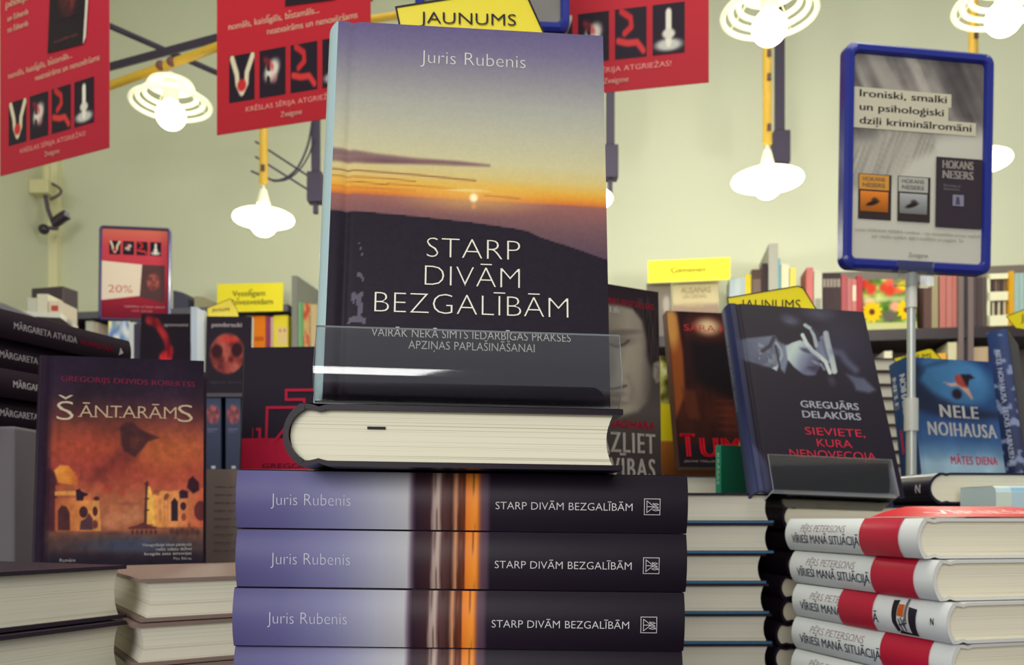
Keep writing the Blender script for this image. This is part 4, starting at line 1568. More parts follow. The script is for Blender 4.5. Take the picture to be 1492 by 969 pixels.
# ---- tall pale pile behind the slanted book, on a carton
o = MB().box((0, 0, 0), (.16, .20, .2255)).build('white_carton', mat('carton_white', (190, 184, 174), .8, noise=.06), bevel=.003)
o.matrix_world = Matrix.Translation((.612, 1.655, ZC + TB))
tag(o, 'pale box hidden under the tall pile of pale books', 'box')
rg = random.Random(5)
src = None
for i in range(9):
    z = TB + .226 + (8 - i) * .0252
    M = lying((.622 + rg.uniform(-.003, .003), 1.66 + rg.uniform(-.003, .003)), (1, .05), z)
    lab = ['topmost', 'second', 'third', 'fourth', 'fifth', 'sixth', 'seventh', 'eighth', 'lowest'][i] + ' pale softcover of the tall pile behind the bird cover'
    if src is None:
        src = book(lab, M, .118, .18, .0246, (84, 74, 76), hard=True, bulge=.002, group='pale softcovers in the tall pile', pages=PAGESW)
    else:
        copy_thing(src, M, lab)

# ================================================================== FRAMED POSTERS ON POLES
blueM = mat('frame_blue_plastic', (34, 44, 132), .22)


def rrect(x0, y0, x1, y1, r, n=6):
    pts = []
    for cx, cy, a0 in ((x1 - r, y0 + r, -90), (x1 - r, y1 - r, 0), (x0 + r, y1 - r, 90), (x0 + r, y0 + r, 180)):
        for i in range(n + 1):
            a = math.radians(a0 + 90 * i / n)
            pts.append((cx + r * math.cos(a), cy + r * math.sin(a)))
    return pts


def poster_frame(label, O, yaw, lean, roll, W, H, art, bw=.014, pole_to=None, pole_x=.5, fm=None, group=None):
    M = pose(O, yaw, lean, roll)
    r = empty('poster_frame_sign', M, label, 'poster frame', group)
    m = MB()
    a, b = rrect(0, 0, W, H, .014), rrect(bw, bw, W - bw, H - bw, .006)
    n = len(a)
    a2, b2 = rrect(.004, .004, W - .004, H - .004, .012), rrect(bw - .003, bw - .003, W - bw + .003, H - bw + .003, .007)
    rings = [(a, -.012), (a, .002), (a2, .006), (b2, .006), (b, .001), (b, -.002)]
    vs, fs = [], []
    for ring, z in rings:
        vs += [(x, y, z) for x, y in ring]
    for k in range(len(rings) - 1):
        for i in range(n):
            j = (i + 1) % n
            fs.append((k * n + i, k * n + j, (k + 1) * n + j, (k + 1) * n + i))
    m.add(vs, fs)
    m.add([(x, y, -.012) for x, y in a], [tuple(range(n - 1, -1, -1))])
    m.smooth = True
    m.build('frame', fm or blueM, r)
    P = Print()
    art(P, W, H, bw)
    P.build('poster', INKM, r, ink=True)
    # clear film over the poster
    if pole_to is not None:
        bot = M @ Vector((W * pole_x, 0, -.004))
        Mi = M.inverted()

        def loc(p):
            return Mi @ Vector(p)
        pm = mat('pole_grey_metal', (176, 182, 178), .35, metal=.3)
        top = Vector((bot.x, bot.y, bot.z - .004))
        foot = Vector((bot.x, bot.y, pole_to + .006))
        mid = top.lerp(foot, .40)
        pole = MB().tube([loc(top), loc(mid)], .0056, 14).build('pole', pm, r)
        MB().tube([loc(mid - Vector((0, 0, -.022))), loc(mid - Vector((0, 0, .022)))], .0092, 16).build('pole_clamp', mat('clamp_grey', (190, 192, 184), .4), pole)
        MB().tube([loc(mid), loc(foot)], .0068, 14).build('pole', pm, r)
        MB().tube([loc(foot - Vector((0, 0, .006))), loc(foot)], .045, 24).build('pole_base', pm, r)
        fit = acrylic_mat('clear_fitting', (.9, .92, .92), .12)
        MB().box((W * pole_x - .026, -.020, -.008), (W * pole_x + .026, .012, .0075)).build('clear_clip', fit, r)
        MB().tube([loc(top + Vector((0, 0, .002))), loc(top - Vector((0, 0, .045)))], .0075, 14).build('pole_socket', mat('socket_pale', (206, 206, 196), .4), r)
    return r


def crime_art(P, W, H, bw):
    x0, x1, y0, y1 = bw - .004, W - bw + .004, bw - .004, H - bw + .004

    def f(U, V):
        n = vnoise(U + V * .6, V - U * .3, 3, 4, 101, 4)
        fold = vnoise(U * 1.2 + V * .9, V * .5 - U * .6, 16, 3, 111, 3)
        g = ramp(.62 * n + .38 * fold, [(.28, (78, 74, 76)), (.48, (122, 117, 114)), (.70, (178, 174, 164))])
        pale = np.array((196, 194, 182.))
        edge = np.interp(U, [0, .15, .35, .55, .7, 1], [.50, .53, .60, .55, .60, .62])
        k = sstep(-.03, .12, V - edge + .06 * (n - .5))
        img = pale[None, :] * (1 - k[:, None]) + g * k[:, None]
        hand = polym(U, V, [(-.02, .54), (.20, .58), (.40, .66), (.62, .60), (.62, .55), (.45, .50), (.30, .36), (.0, .34)], .03)
        hh = ramp(vnoise(U * 1.5 - V * .8, U * .3 + V, 50, 4, 113, 2), [(.2, (140, 136, 128)), (.8, (180, 176, 164))])
        img = over(img, hand * .8, hh)
        img = over(img, strokem(U, V, [(.14, 1.0), (.24, .88), (.34, .80), (.5, .72)], .05, .04) * .7, (180, 176, 166))
        img = over(img, polym(U, V, [(.48, 1.0), (1.0, 1.0), (1.0, .70), (.86, .74), (.66, .86)], .04) * .5, (104, 98, 98))
        return img
    P.grid(x0, y0, x1, y1, f, 70, 100)
    for i, (t, w) in enumerate((('Ironiski, smalki', .585), ('un psiholoģiski', .565), ('dziļi kriminālromāni', .755))):
        y = H * (.765 - .0605 * i)
        P.rect(x0, y - .0055, x0 + W * (w + .085), y + .0125, (196, 192, 172))
        P.text(t, x0 + W * .055, y, .0096, (50, 44, 50), width=W * w, bold=.018)
    # small covers
    bx = .115 * W
    for cx, c1, c2 in ((.105, (206, 150, 74), (196, 120, 50)), (.365, (176, 174, 166), (150, 152, 152))):
        X, Y, w, h = cx * W, .225 * H, .21 * W, .195 * H
        P.rect(X - .001, Y - .001, X + w + .001, Y + h + .001, (66, 56, 56))
        P.rect(X, Y + h * .66, X + w * .94, Y + h, c1)
        P.grid(X + w * .04, Y + h * .16, X + w * .92, Y + h * .62, (lambda c2: (lambda U, V: over(over(ramp(V, [(0, np.array(c2) * .8), (1, np.minimum(np.array(c2) * 1.15, 255))]), ell(U, V, .45, .42, .26, .10, .5, .3), (50, 42, 44)), ell(U, V, .52, .58, .12, .12, 0, .3) * .8, (60, 50, 50))))(c2), 20, 20)
        P.text('HOKANS', X + w * .1, Y + h * .86, .0052, (150, 130, 104) if cx < .2 else (140, 138, 134), width=w * .72, bold=.03, serif=.08)
        P.text('NESERS', X + w * .1, Y + h * .72, .0052, (150, 130, 104) if cx < .2 else (140, 138, 134), width=w * .72, bold=.03, serif=.08)
    X, Y, w, h = .615 * W, .205 * H, .315 * W, .315 * H
    P.rect(X, Y, X + w, Y + h, (66, 58, 66))
    P.text('HOKANS', X + w * .13, Y + h * .845, .0105, (176, 170, 162), width=w * .68, bold=.04, serif=.1)
    P.text('NESERS', X + w * .13, Y + h * .70, .0105, (176, 170, 162), width=w * .68, bold=.04, serif=.1)
    P.text('Sieviete ar', X + w * .16, Y + h * .58, .0036, (130, 124, 128), width=w * .38)
    P.text('dzimumzīmi', X + w * .16, Y + h * .53, .0036, (130, 124, 128), width=w * .34)
    P.rect(X + w * .36, Y + h * .31, X + w * .60, Y + h * .47, (136, 134, 152))
    P.poly([(X + w * .42, Y + h * .33), (X + w * .52, Y + h * .33), (X + w * .50, Y + h * .44), (X + w * .44, Y + h * .44)], (84, 80, 100))
    P.text('Lasiet HOKANA NESERA romānus – tas neticamākais prozas nozīmē', W * .5, H * .165, .0038, (140, 134, 126), width=W * .84, align='C')
    P.text('par cilvēku spēlēm, ilgām kaislībām un pagātni. Te.', W * .5, H * .140, .0038, (140, 134, 126), width=W * .62, align='C')
    P.text('Zvaigzne', W * .5, H * .062, .0052, (120, 116, 112), width=W * .13, align='C')


poster_frame('blue framed poster with grey hand photo and three small covers, on grey pole', (.4413, 1.1872, .3373), 8.4, -.9, -.4, .2177, .3000, crime_art, pole_to=ZC + TB, pole_x=.475)


def grey_art(P, W, H, bw):
    P.grid(bw - .004, bw - .004, W - bw + .004, H - bw + .004, lambda U, V: ramp(vnoise(U, V, 3, 4, 7, 3), [(.2, (104, 102, 104)), (.8, (140, 138, 134))]), 20, 30)


poster_frame('blue framed grey poster mostly above the picture, behind the yellow novelty card', (-.1420, 1.3000, .7230), 4, 0, 0, .2280, .3333, grey_art, pole_to=ZC + TB, pole_x=.42)


# generic thumbnails for the red posters (abstract pale, red and dark shapes)
def thumb(kind, seed=0):
    def f(U, V):
        img = fill(U, (44, 34, 48))
        n = vnoise(U, V, 6, 6, 5 + seed, 3)
        cream, red = (216, 206, 176), (196, 52, 58)
        if kind == 0:
            img = over(img, strokem(U, V, [(.12, .94), (.30, .60), (.34, .38), (.48, .20)], .085, .03), cream)
            img = over(img, strokem(U, V, [(.92, .94), (.70, .60), (.68, .38), (.52, .20)], .085, .03), cream)
            img = over(img, ell(U, V, .50, .34, .17, .13, 0, .25), red)
        elif kind == 1:
            img = over(img, ell(U, V, .48, .55, .30, .20, .5, .4) * (n > .35), (214, 208, 196))
            img = over(img, ell(U, V, .36, .70, .20, .10, -.6, .5) * n * 1.4, (190, 56, 66))
            img = over(img, ell(U, V, .55, .36, .14, .10, .4, .5) * n, (206, 150, 150))
        elif kind == 2:
            img = over(img, strokem(U, V, [(.2, .95), (.5, .80), (.52, .62), (.30, .50)], .07, .03), red)
            img = over(img, strokem(U, V, [(.1, .36), (.4, .30), (.7, .30), (.9, .12)], .07, .03), (206, 64, 66))
        else:
            img = over(img, ell(U, V, .5, .18, .42, .12, 0, .4), (196, 196, 188))
            img = over(img, strokem(U, V, [(.5, .22), (.5, .82)], .09, .03), (226, 222, 206))
            img = over(img, ell(U, V, .5, .40, .2, .1, 0, .3), (216, 212, 198))
        return img
    return f


def red_poster_art(W, H, tone):
    def art(P):
        P.grid(0, 0, W, H, lambda U, V: ramp(V, [(0, tuple(np.array(tone) * .92)), (.5, tone), (1, tuple(np.minimum(np.array(tone) * 1.06, 255)))]), 6, 10)
        cr = (230, 206, 178)
        P.text('nomāls, kaislīgāls, bīstamāls...', .08 * W, .335 * H, .0110, cr, width=.60 * W, bold=.012, serif=.05)
        P.text('neatvairāms un nenovēršams', .92 * W, .297 * H, .0110, cr, width=.58 * W, align='R', bold=.012, serif=.05)
        for k in range(4):
            x = (.085 + .205 * k) * W
            P.grid(x, .097 * H, x + .172 * W, .248 * H, thumb(k), 30, 40)
        P.text('KRĒSLAS SĒRIJA ATGRIEŽAS!', .20 * W, .060 * H, .0085, (226, 160, 150), width=.60 * W, off=-.005)
        P.text('Zvaigzne', .43 * W, .026 * H, .0090, (226, 186, 168), width=.14 * W, bold=.02)
        P.text('pēdējā', .06 * W, .585 * H, .014, cr, width=.22 * W, bold=.02, serif=.05)
        P.text('un Edvards', .08 * W, .535 * H, .011, cr, width=.20 * W, bold=.02, serif=.05)
        P.text('no Edvarda', .08 * W, .495 * H, .011, cr, width=.20 * W, bold=.02, serif=.05)
        # big tilted dark book
        P.poly([(.46 * W, .375 * H), (.78 * W, .365 * H), (.84 * W, .73 * H), (.50 * W, .74 * H)], (46, 36, 46))
        P.poly([(.78 * W, .365 * H), (.805 * W, .385 * H), (.865 * W, .73 * H), (.84 * W, .73 * H)], (214, 206, 196))
        P.grid(.54 * W, .47 * H, .76 * W, .70 * H, lambda U, V: over(fill(U, (46, 36, 46)), ell(U, V, .5, .55, .42, .48, 0, .3) * vnoise(U, V, 6, 6, 2, 3), (190, 70, 64)), 20, 24)
        P.text('stefēnija', .52 * W, .40 * H, .006, (120, 70, 78), width=.22 * W)
    return art


def hanging_poster(label, O, yaw, W, H, tone):
    M = pose(O, yaw, 0, 0)
    r = empty('hanging_poster', M, label, 'poster', 'red posters hanging from the ceiling')
    MB().box((0, 0, -.0012), (W, H, 0)).build('sheet', mat('poster_back', (186, 60, 74), .35), r)
    P = Print()
    red_poster_art(W, H, tone)(P)
    P.build('printed_face', INK, r, ink=True)
    zc = CEIL - (O[2] + ZC)
    for x in (.12 * W, .88 * W):
        MB().tube([(x, H - .002, -.0006), (x, zc, -.0006)], .0008, 6).build('hanging_cord', mat('cord_white', (220, 220, 214), .6), r)
    return r


hanging_poster('red poster at the top left corner showing a large dark book', (-.9870, 1.7100, .6620), -26, .3004, .545, (190, 46, 70))
hanging_poster('red poster hanging left of the sunset book, four small covers in a row', (-.5234, 1.5727, .6817), -17.3, .3004, .545, (192, 48, 62))
hanging_poster('red poster hanging right of the sunset book, its right part showing', (.0253, 1.5000, .7090), -12.0, .3004, .545, (194, 50, 64))


def sale_art(P, W, H, bw):
    x0, x1, y0, y1 = bw - .004, W - bw + .004, bw - .004, H - bw + .004
    P.grid(x0, y0, x1, y1, lambda U, V: ramp(V, [(0, (118, 30, 50)), (.2, (150, 44, 62)), (.5, (190, 66, 84)), (.8, (196, 78, 88)), (1, (206, 120, 100))]), 6, 20)
    for k in range(4):
        x = (.14 + .19 * k) * W
        P.grid(x, .70 * H, x + .155 * W, .845 * H, thumb(k, 3), 20, 24)
    P.poly([(x0, .215 * H), (.60 * W, .275 * H), (.62 * W, .60 * H), (x0, .63 * H)], (222, 208, 190))
    P.text('20%', .13 * W, .30 * H, .026, (196, 120, 112), width=.34 * W, serif=.08)
    P.poly([(.57 * W, .26 * H), (.92 * W, .205 * H), (.92 * W, .60 * H), (.60 * W, .60 * H)], (92, 66, 68))
    P.grid(.66 * W, .32 * H, .86 * W, .52 * H, lambda U, V: over(fill(U, (92, 66, 68)), ell(U, V, .5, .5, .45, .45, 0, .2), ramp(vnoise(U, V, 6, 6, 9, 2), [(.2, (110, 60, 62)), (.8, (170, 100, 90))])), 20, 20)
    P.text('Iegādājies ar īpašu atlaidi', .36 * W, .15 * H, .006, (210, 150, 150), width=.56 * W)
    P.text('visā sērijā', .45 * W, .105 * H, .006, (200, 130, 136), width=.3 * W)


poster_frame('dark blue framed red and white discount poster, far left', (-1.4351, 3.0757, .6901), 8.2, 2.8, .2, .2389, .3360, sale_art, bw=.010, pole_to=0.0, pole_x=.5, fm=mat('frame_dark_blue', (48, 46, 92), .3))

# ================================================================== BACK WALL SHELVES
RZ = Matrix.Rotation(WYAW, 4, 'Z')
SD = 0.32          # depth of the shelves
ZB = .790          # shelf board carrying the seen books, relative to the eye
greige = mat('shelf_greige', (120, 110, 100), .6, noise=.05, scale=8)
dkb = mat('shelf_dark', (40, 30, 38), .5, noise=.06, scale=8)
grey = mat('panel_grey', (128, 128, 122), .6)
M0 = Matrix.Translation(WALL0) @ RZ          # x along the wall, -y into the room


def along(x, d):
    q, s = wpt(x, d)
    return q, s


def zat(y, x, d):
    q, s = wpt(x, d)
    return (CY - y) / F * q.y


sh = empty('tall_wall_bookcase', M0, 'long dark wall bookcase across the back wall', 'bookcase')
s0, s1, sm = along(96, SD)[1], along(1560, SD)[1], along(425, SD)[1]
sR = along(1203, SD)[1]
for zz in (ZB, .36, .0, -.36, -.72):
    MB().box((s0, -SD, ZC + zz - .045 if zz == ZB else ZC + zz - .025), (s1, -.012, ZC + zz)).build('shelf_board', dkb, sh)
MB().box((s0, -.012, 0), (sm, -.002, ZC + ZB)).box((sm, -.012, 0), (s1, -.002, ZC + ZB)).build('back_panel', greige, sh)
MB().box((sR, -.03, ZC + ZB), (s1, -.004, ZC + zat(394, 1350, 0))).build('raised_back_panel', greige, sh)
MB().box((s0, -SD, ZC + .958), (sm - .02, -.004, ZC + .990)).build('top_board', mat('board_slate', (92, 92, 104), .6), sh)
MB().box((s0, -SD, 0), (s0 + .02, -.004, ZC + .96)).build('side_panel', dkb, sh)
MB().box((sm, -SD, 0), (sm + .026, -.004, ZC + zat(402, 425, SD))).build('side_panel', grey, sh)
q, sp = along(1120, SD)
MB().box((sp, -SD, 0), (sp + .038, -.004, ZC + zat(355, 1120, SD))).build('side_panel', mat('panel_pale_grey', (160, 158, 148), .6), sh)
q, sp = along(1396, SD)
MB().box((sp, -SD - .004, 0), (sp + .020, -.004, ZC + zat(398, 1396, SD))).build('upright_post', mat('post_brown', (104, 90, 88), .5), sh)
MB().box((sp + .021, -SD + .01, 0), (sp + .036, -.004, ZC + zat(398, 1396, SD))).build('upright_gap', mat('post_black', (40, 30, 42), .5), sh)
MB().box((sp + .037, -SD - .004, 0), (sp + .058, -.004, ZC + zat(398, 1396, SD))).build('upright_post', mat('post_brown', (104, 90, 88), .5), sh)


def wall_book(label, x0, x1, yt, col, spine=None, group=None, d=SD - .02, depth=.15, zb=ZB, hard=False):
    (q0, a0), (q1, a1) = wpt(x0, d), wpt(x1, d)
    T = (a1 - a0) * .985
    H = (CY - yt) / F * q0.y - zb
    u, v, n = -WNRM, Vector((0, 0, 1)), WDIR
    M3 = Matrix((u, v, n)).transposed()
    M = Matrix.Translation((q0.x, q0.y, zb + ZC + .0004)) @ M3.to_4x4()
    return book(label, M, depth, H, T, col, spine=spine, hard=hard, group=group)


def block(c1, c2, a=.12, b=.3):
    def f(P, H, T):
        P.rect(0, .0003, H, T - .0003, c1)
        P.rect(a * H, .12 * T, b * H, .88 * T, c2)
    return f


def flowers_front(P, W, H):
    def f(U, V):
        n = vnoise(U, V, 7, 6, 19, 3)
        img = ramp(n, [(.25, (70, 110, 40)), (.5, (120, 150, 66)), (.75, (196, 196, 120))])
        rg = np.random.RandomState(4)
        for k in range(13):
            cx, cy = rg.rand(), .45 + .5 * rg.rand()
            img = over(img, ell(U, V, cx, cy, .11, .09, rg.rand() * 3, .5), [(206, 70, 50), (222, 104, 84), (226, 160, 140)][k % 3])
        img = over(img, polym(U, V, [(0, .64), (.9, .66), (.9, .56), (0, .55)], .03) * .6, (206, 206, 170))
        img = over(img, ell(U, V, .80, .87, .14, .10, 0, .3), (230, 204, 30))
        for cx, cy, r in ((.17, .36, .19), (.82, .38, .19)):
            ang = np.arctan2(V - cy, U - cx)
            rr = np.hypot((U - cx), (V - cy) * .9)
            img = over(img, 1 - sstep(r * .80, r, rr * (1 + .16 * np.cos(ang * 11))), (232, 190, 26))
            img = over(img, 1 - sstep(r * .22, r * .36, rr), (96, 62, 34))
        img = over(img, polym(U, V, [(.35, .34), (.55, .38), (.68, .2), (.4, .15)], .04), (104, 98, 92))
        img = over(img, 1 - sstep(.12, .16, V), (190, 190, 140))
        return img
    P.grid(.0003, 0, W, H, f, 60, 60)


RB = [(1063, 1071, 405, (176, 190, 196)), (1071, 1079, 406, (186, 198, 202)), (1079, 1086, 404, (176, 188, 190)), (1086, 1094.5, 400, (214, 196, 40)), (1095, 1110, 393, (84, 64, 58)), (1110.5, 1118, 384, (58, 44, 48)),
      (1128, 1137, 377, (120, 190, 206)), (1138, 1150, 385, (226, 222, 190)), (1151, 1160, 390, (226, 212, 104)), (1175, 1185, 390, (206, 116, 112)), (1186, 1198, 395, (206, 206, 186)),
      (1198.5, 1204, 398, (66, 48, 52)), (1204, 1209, 398, (66, 48, 52)), (1209, 1214, 398, (66, 48, 52)), (1214, 1219, 398, (66, 48, 52)), (1219, 1225, 398, (66, 48, 52)),
      (1226, 1234, 401, (176, 84, 92)), (1234.5, 1241, 406, (186, 112, 112)), (1241.5, 1248, 407, (190, 116, 112)), (1248.5, 1256.5, 402, (176, 48, 66)),
      (1346, 1357, 404, (96, 70, 66)), (1357.5, 1367, 402, (156, 146, 112)), (1369, 1378, 402, (186, 116, 108)), (1379, 1387, 402, (190, 120, 112)), (1387.5, 1395.5, 402, (186, 112, 106)),
      (1416, 1423, 403, (92, 80, 80)), (1423.5, 1430, 404, (84, 72, 74)), (1430.5, 1437, 404, (96, 84, 82)), (1471, 1477.5, 395, (226, 170, 44)), (1478, 1485, 398, (166, 196, 190)), (1485.5, 1492, 398, (172, 200, 196)), (1492.5, 1500, 397, (160, 190, 188))]
RLAB = ['first pale grey-blue spine left of the yellow one, right wall shelf', 'second pale grey-blue spine, right wall shelf', 'third pale grey-blue spine, touching the narrow yellow spine', 'narrow yellow spine beside the brown book, right wall shelf', 'thick brown book next to the pale grey divider', 'black taller book touching the pale grey divider',
        'cyan spine right of the pale grey divider', 'cream white spine beside the cyan one', 'pale yellow spine at the end of the cyan and cream group', 'pink-red spine standing alone before the dark set', 'white and grey spine next to the dark set',
        'first dark brown spine of the matching set of five', 'second dark brown spine of the matching set of five', 'third dark brown spine of the matching set of five', 'fourth dark brown spine of the matching set of five', 'fifth dark brown spine of the set, next to the red ones',
        'dusky red spine directly right of the dark set', 'first of two dull pink spines before the bright red one', 'second of two dull pink spines before the bright red one', 'bright red spine touching the sunflower cover',
        'brown spine right of the sunflower cover and grey pole', 'dull olive spine left of the three pink spines', 'first of three pink spines left of the bookcase posts', 'middle one of three pink spines left of the bookcase posts', 'third of three pink spines, against the bookcase posts',
        'first dark grey spine right of the bookcase posts', 'second dark grey spine right of the bookcase posts', 'third dark grey spine, beside the white slip-cased set', 'tall orange-yellow spine near the right picture edge', 'first pale turquoise spine right of the orange-yellow one', 'second pale turquoise spine right of the orange-yellow one', 'third pale turquoise spine at the very picture edge']
for (x0, x1, yt, c), lab in zip(RB, RLAB):
    sp = None
    if 1198 <= x0 < 1225:
        sp = block((62, 46, 50), (150, 138, 130), .10, .24)
    elif x0 in (1186,):
        sp = block((196, 196, 178), (150, 150, 140), .45, .98)
    elif x0 in (1095,):
        sp = block((84, 64, 58), (120, 100, 90), .15, .5)
    elif x0 in (1241.5,):
        sp = block((190, 116, 112), (226, 200, 176), .12, .42)
    wall_book(lab, x0, x1, yt, c, sp, 'spines on the right wall shelf')


def wall_front(label, x0, x1, yt, T, col, art, zb=ZB, d=SD - .03, lean=6):
    q0, a0 = wpt(x0, d)
    q1, a1 = wpt(x1, d)
    W = a1 - a0
    H = (CY - yt) / F * q0.y - zb
    M = pose((q0.x, q0.y, zb + .002 + T * math.sin(math.radians(lean))), math.degrees(WYAW), lean, 0) @ Matrix.Translation((0, 0, -T))
    return book(label, M, W, H, T, col, front=art, hard=False, ink=INKM)


wall_front('face-out cover with red blooms and two sunflowers on the wall shelf', 1258, 1336, 407, .02, (110, 120, 60), flowers_front)


def beige_front(P, W, H):
    P.grid(.0003, 0, W, H, lambda U, V: ramp(V, [(0, (150, 130, 120)), (.55, (160, 140, 126)), (.62, (196, 184, 150)), (1, (200, 190, 156))]), 6, 30)
    P.text('AUSAŅAS', .18 * W, .80 * H, .026, (140, 122, 98), width=.66 * W, serif=.08)
    P.text('UN DIENAS', .22 * W, .70 * H, .018, (146, 128, 104), width=.52 * W, serif=.08)
    P.text('NAKTS', .25 * W, .53 * H, .024, (184, 170, 130), width=.42 * W, serif=.08)


wall_front('face-out beige cover below the right yellow shelf sign', 980, 1047, 412, .02, (170, 156, 134), beige_front, lean=4)
wall_front('face-out grey cover left of the beige cover', 942, 978, 413, .02, (126, 118, 112), lambda P, W, H: P.grid(.0003, 0, W, H, lambda U, V: over(ramp(V, [(0, (120, 112, 110)), (1, (132, 124, 116))]), ell(U, V, .8, .6, .14, .16, 0, .4), (170, 162, 152)), 20, 30), lean=4)

# slip-cased white set with dark stripes
q0, a0 = wpt(1438, SD - .03)
q1, a1 = wpt(1469, SD - .03)
wc = empty('slipcase_set', Matrix.Translation((q0.x, q0.y, ZB + ZC)) @ RZ, 'white slipcase holding two rows of thin dark spines, right wall shelf', 'slipcase')
w = a1 - a0
zz = [0, .075, .115, .185, .205]
hh = zat(399, 1438, SD - .03) - ZB
MB().box((0, 0, 0), (w, .14, .05)).box((0, 0, hh * .50), (w, .14, hh * .66)).box((0, 0, hh * .90), (w, .14, hh)).box((0, .0, 0), (.012, .14, hh)).box((0, .13, 0), (w, .14, hh)).build('case', mat('slipcase_white', (226, 224, 190), .6), wc)
for k in range(6):
    MB().box((.014 + k * (w - .016) / 6, .012, hh * .66), (.013 + (k + .8) * (w - .016) / 6, .12, hh * .895)).build('thin_spine', mat('thin_dark_%d' % (k % 3), [(92, 70, 64), (70, 52, 56), (120, 100, 84)][k % 3], .5), wc)
    MB().box((.014 + k * (w - .016) / 6, .012, .05), (.013 + (k + .8) * (w - .016) / 6, .12, hh * .495)).build('thin_spine', mat('thin_low_%d' % (k % 2), [(74, 56, 58), (196, 190, 160)][k % 2], .5), wc)

# second shelf row, right
for lab, x0, x1, yt, c in (('cream white book on the lower wall shelf, left of the posts', 1381, 1395, 499, (206, 200, 170)), ('pale patterned book on the lower wall shelf, right of the posts', 1416, 1440, 506, (186, 166, 140)), ('orange book on the lower wall shelf above the bird cover', 1366, 1379, 515, (220, 170, 70)), ('pale spine behind the yellow card on the lower wall shelf', 1288, 1300, 512, (214, 210, 190))):
    wall_book(lab, x0, x1, yt, c, block(c, tuple(int(v * .86) for v in c), .2, .7), 'books on the lower right wall shelf', zb=.36)

# left part
LBK = [(125, 136, 468, (214, 214, 200), 'first whitish spine left of the discount poster, left wall shelf'), (136, 143, 470, (206, 190, 170), 'second whitish spine beside the discount poster, left wall shelf'),
       (358, 368, 461, (222, 206, 168), 'cream spine right of the reddish face book, left wall shelf'), (368.5, 387, 461, (238, 140, 40), 'bright orange book on the left wall shelf'), (387.5, 394, 461, (160, 70, 110), 'narrow magenta spine between orange and yellow books'), (394.5, 398, 462, (226, 190, 190), 'very thin pale pink spine by the yellow book'),
       (398.5, 420, 460, (238, 222, 70), 'yellow book with small pink marks, left wall shelf'),
       (428, 433, 441, (126, 186, 132), 'first green spine right of the grey panel'), (433, 437, 441, (150, 200, 150), 'second green spine right of the grey panel'), (437, 441.5, 441, (112, 176, 120), 'third green spine right of the grey panel'),
       (442, 452, 442, (196, 150, 110), 'tan spine with red spots beside the green spines'), (452.5, 462, 444, (206, 186, 140), 'sand coloured spine beside the sunset book'), (462.5, 474, 444, (196, 186, 150), 'sand coloured spine half behind the sunset book')]
for x0, x1, yt, c, lab in LBK:
    sp = None
    if x0 == 398.5:
        def sp(P, H, T):
            P.rect(0, .0003, H, T - .0003, (238, 222, 70))
            P.rect(.35 * H, .25 * T, .9 * H, .95 * T, (232, 206, 150))
            P.rect(.42 * H, .40 * T, .50 * H, .52 * T, (206, 110, 120))
            P.rect(.42 * H, .70 * T, .50 * H, .82 * T, (206, 110, 120))
    elif x0 == 442:
        def sp(P, H, T):
            P.grid(0, .0003, H, T - .0003, lambda U, V: ramp(vnoise(U, V, 8, 3, 3, 2), [(.35, (196, 84, 60)), (.5, (200, 160, 116)), (.8, (190, 180, 120))]), 20, 6)
    elif x0 in (368.5,):
        sp = block((238, 140, 40), (206, 110, 40), .62, .75)
    wall_book(lab, x0, x1, yt, c, sp, 'spines on the left wall shelf')

# signs of the shelves


def shelf_sign(label, x0, x1, yt, yb, lines, d=SD + .01, tilt=0.0):
    q0, a0 = wpt(x0, d)
    q1, a1 = wpt(x1, d)
    W = a1 - a0
    zb, zt = (CY - yb) / F * q0.y, (CY - yt) / F * q0.y
    M = pose((q0.x, q0.y, zb), math.degrees(WYAW), 0, tilt)
    r = empty('yellow_shelf_sign', M, label, 'sign', 'yellow signs above the wall shelves')
    H = zt - zb
    MB().box((0, 0, -.004), (W, H, 0)).build('board', mat('sign_yellow', (248, 232, 40), .6), r)
    MB().box((.3 * W, .02 * H, -.009), (.7 * W, .25 * H, -.0045)).build('bracket', greige, r)
    P = Print()
    for t, x, y, cap, w_ in lines:
        P.text(t, x * W, y * H, cap * H, (128, 118, 66), width=w_ * W, align='C', bold=.02)
    P.build('lettering', INKM, r, ink=True)


shelf_sign('yellow sign with two lines of lettering on the left wall shelf', 316, 412, 414, 455, [('Veselīgam', .48, .55, .20, .50), ('dzīvesveidam', .52, .25, .20, .66)], tilt=-1)
shelf_sign('brighter yellow one-line sign over the beige cover, right half', 944, 1064, 380, 412, [('Ģimenei', .49, .40, .24, .42)])

# things on top of the left bookcase
q, s = wpt(249, SD)
o = MB().prism([(0, 0), (.075, 0), (.075, .06), (.055, .085), (0, .10)], 0, .16, Matrix(((1, 0, 0, 0), (0, 0, 1, 0), (0, 1, 0, 0), (0, 0, 0, 1)))).build('loudspeaker', mat('speaker_slate', (66, 66, 88), .6), bevel=.003)
o.matrix_world = Matrix.Translation((q.x - .01, q.y + .05, ZC + .990)) @ RZ
tag(o, 'small dark slate speaker on the bookcase top beside the discount poster', 'speaker')
q, s = wpt(276, SD)
o = MB().prism([(0, 0), (.14, 0), (.14, .02), (.05, .065), (0, .07)], 0, .10, Matrix(((1, 0, 0, 0), (0, 0, 1, 0), (0, 1, 0, 0), (0, 0, 0, 1)))).build('paper_bundle', mat('paper_olive', (164, 158, 128), .8, noise=.08), bevel=.003)
o.matrix_world = Matrix.Translation((q.x, q.y + .06, ZC + .990)) @ RZ
tag(o, 'low beige paper bundle right of the slate speaker', 'paper bundle')

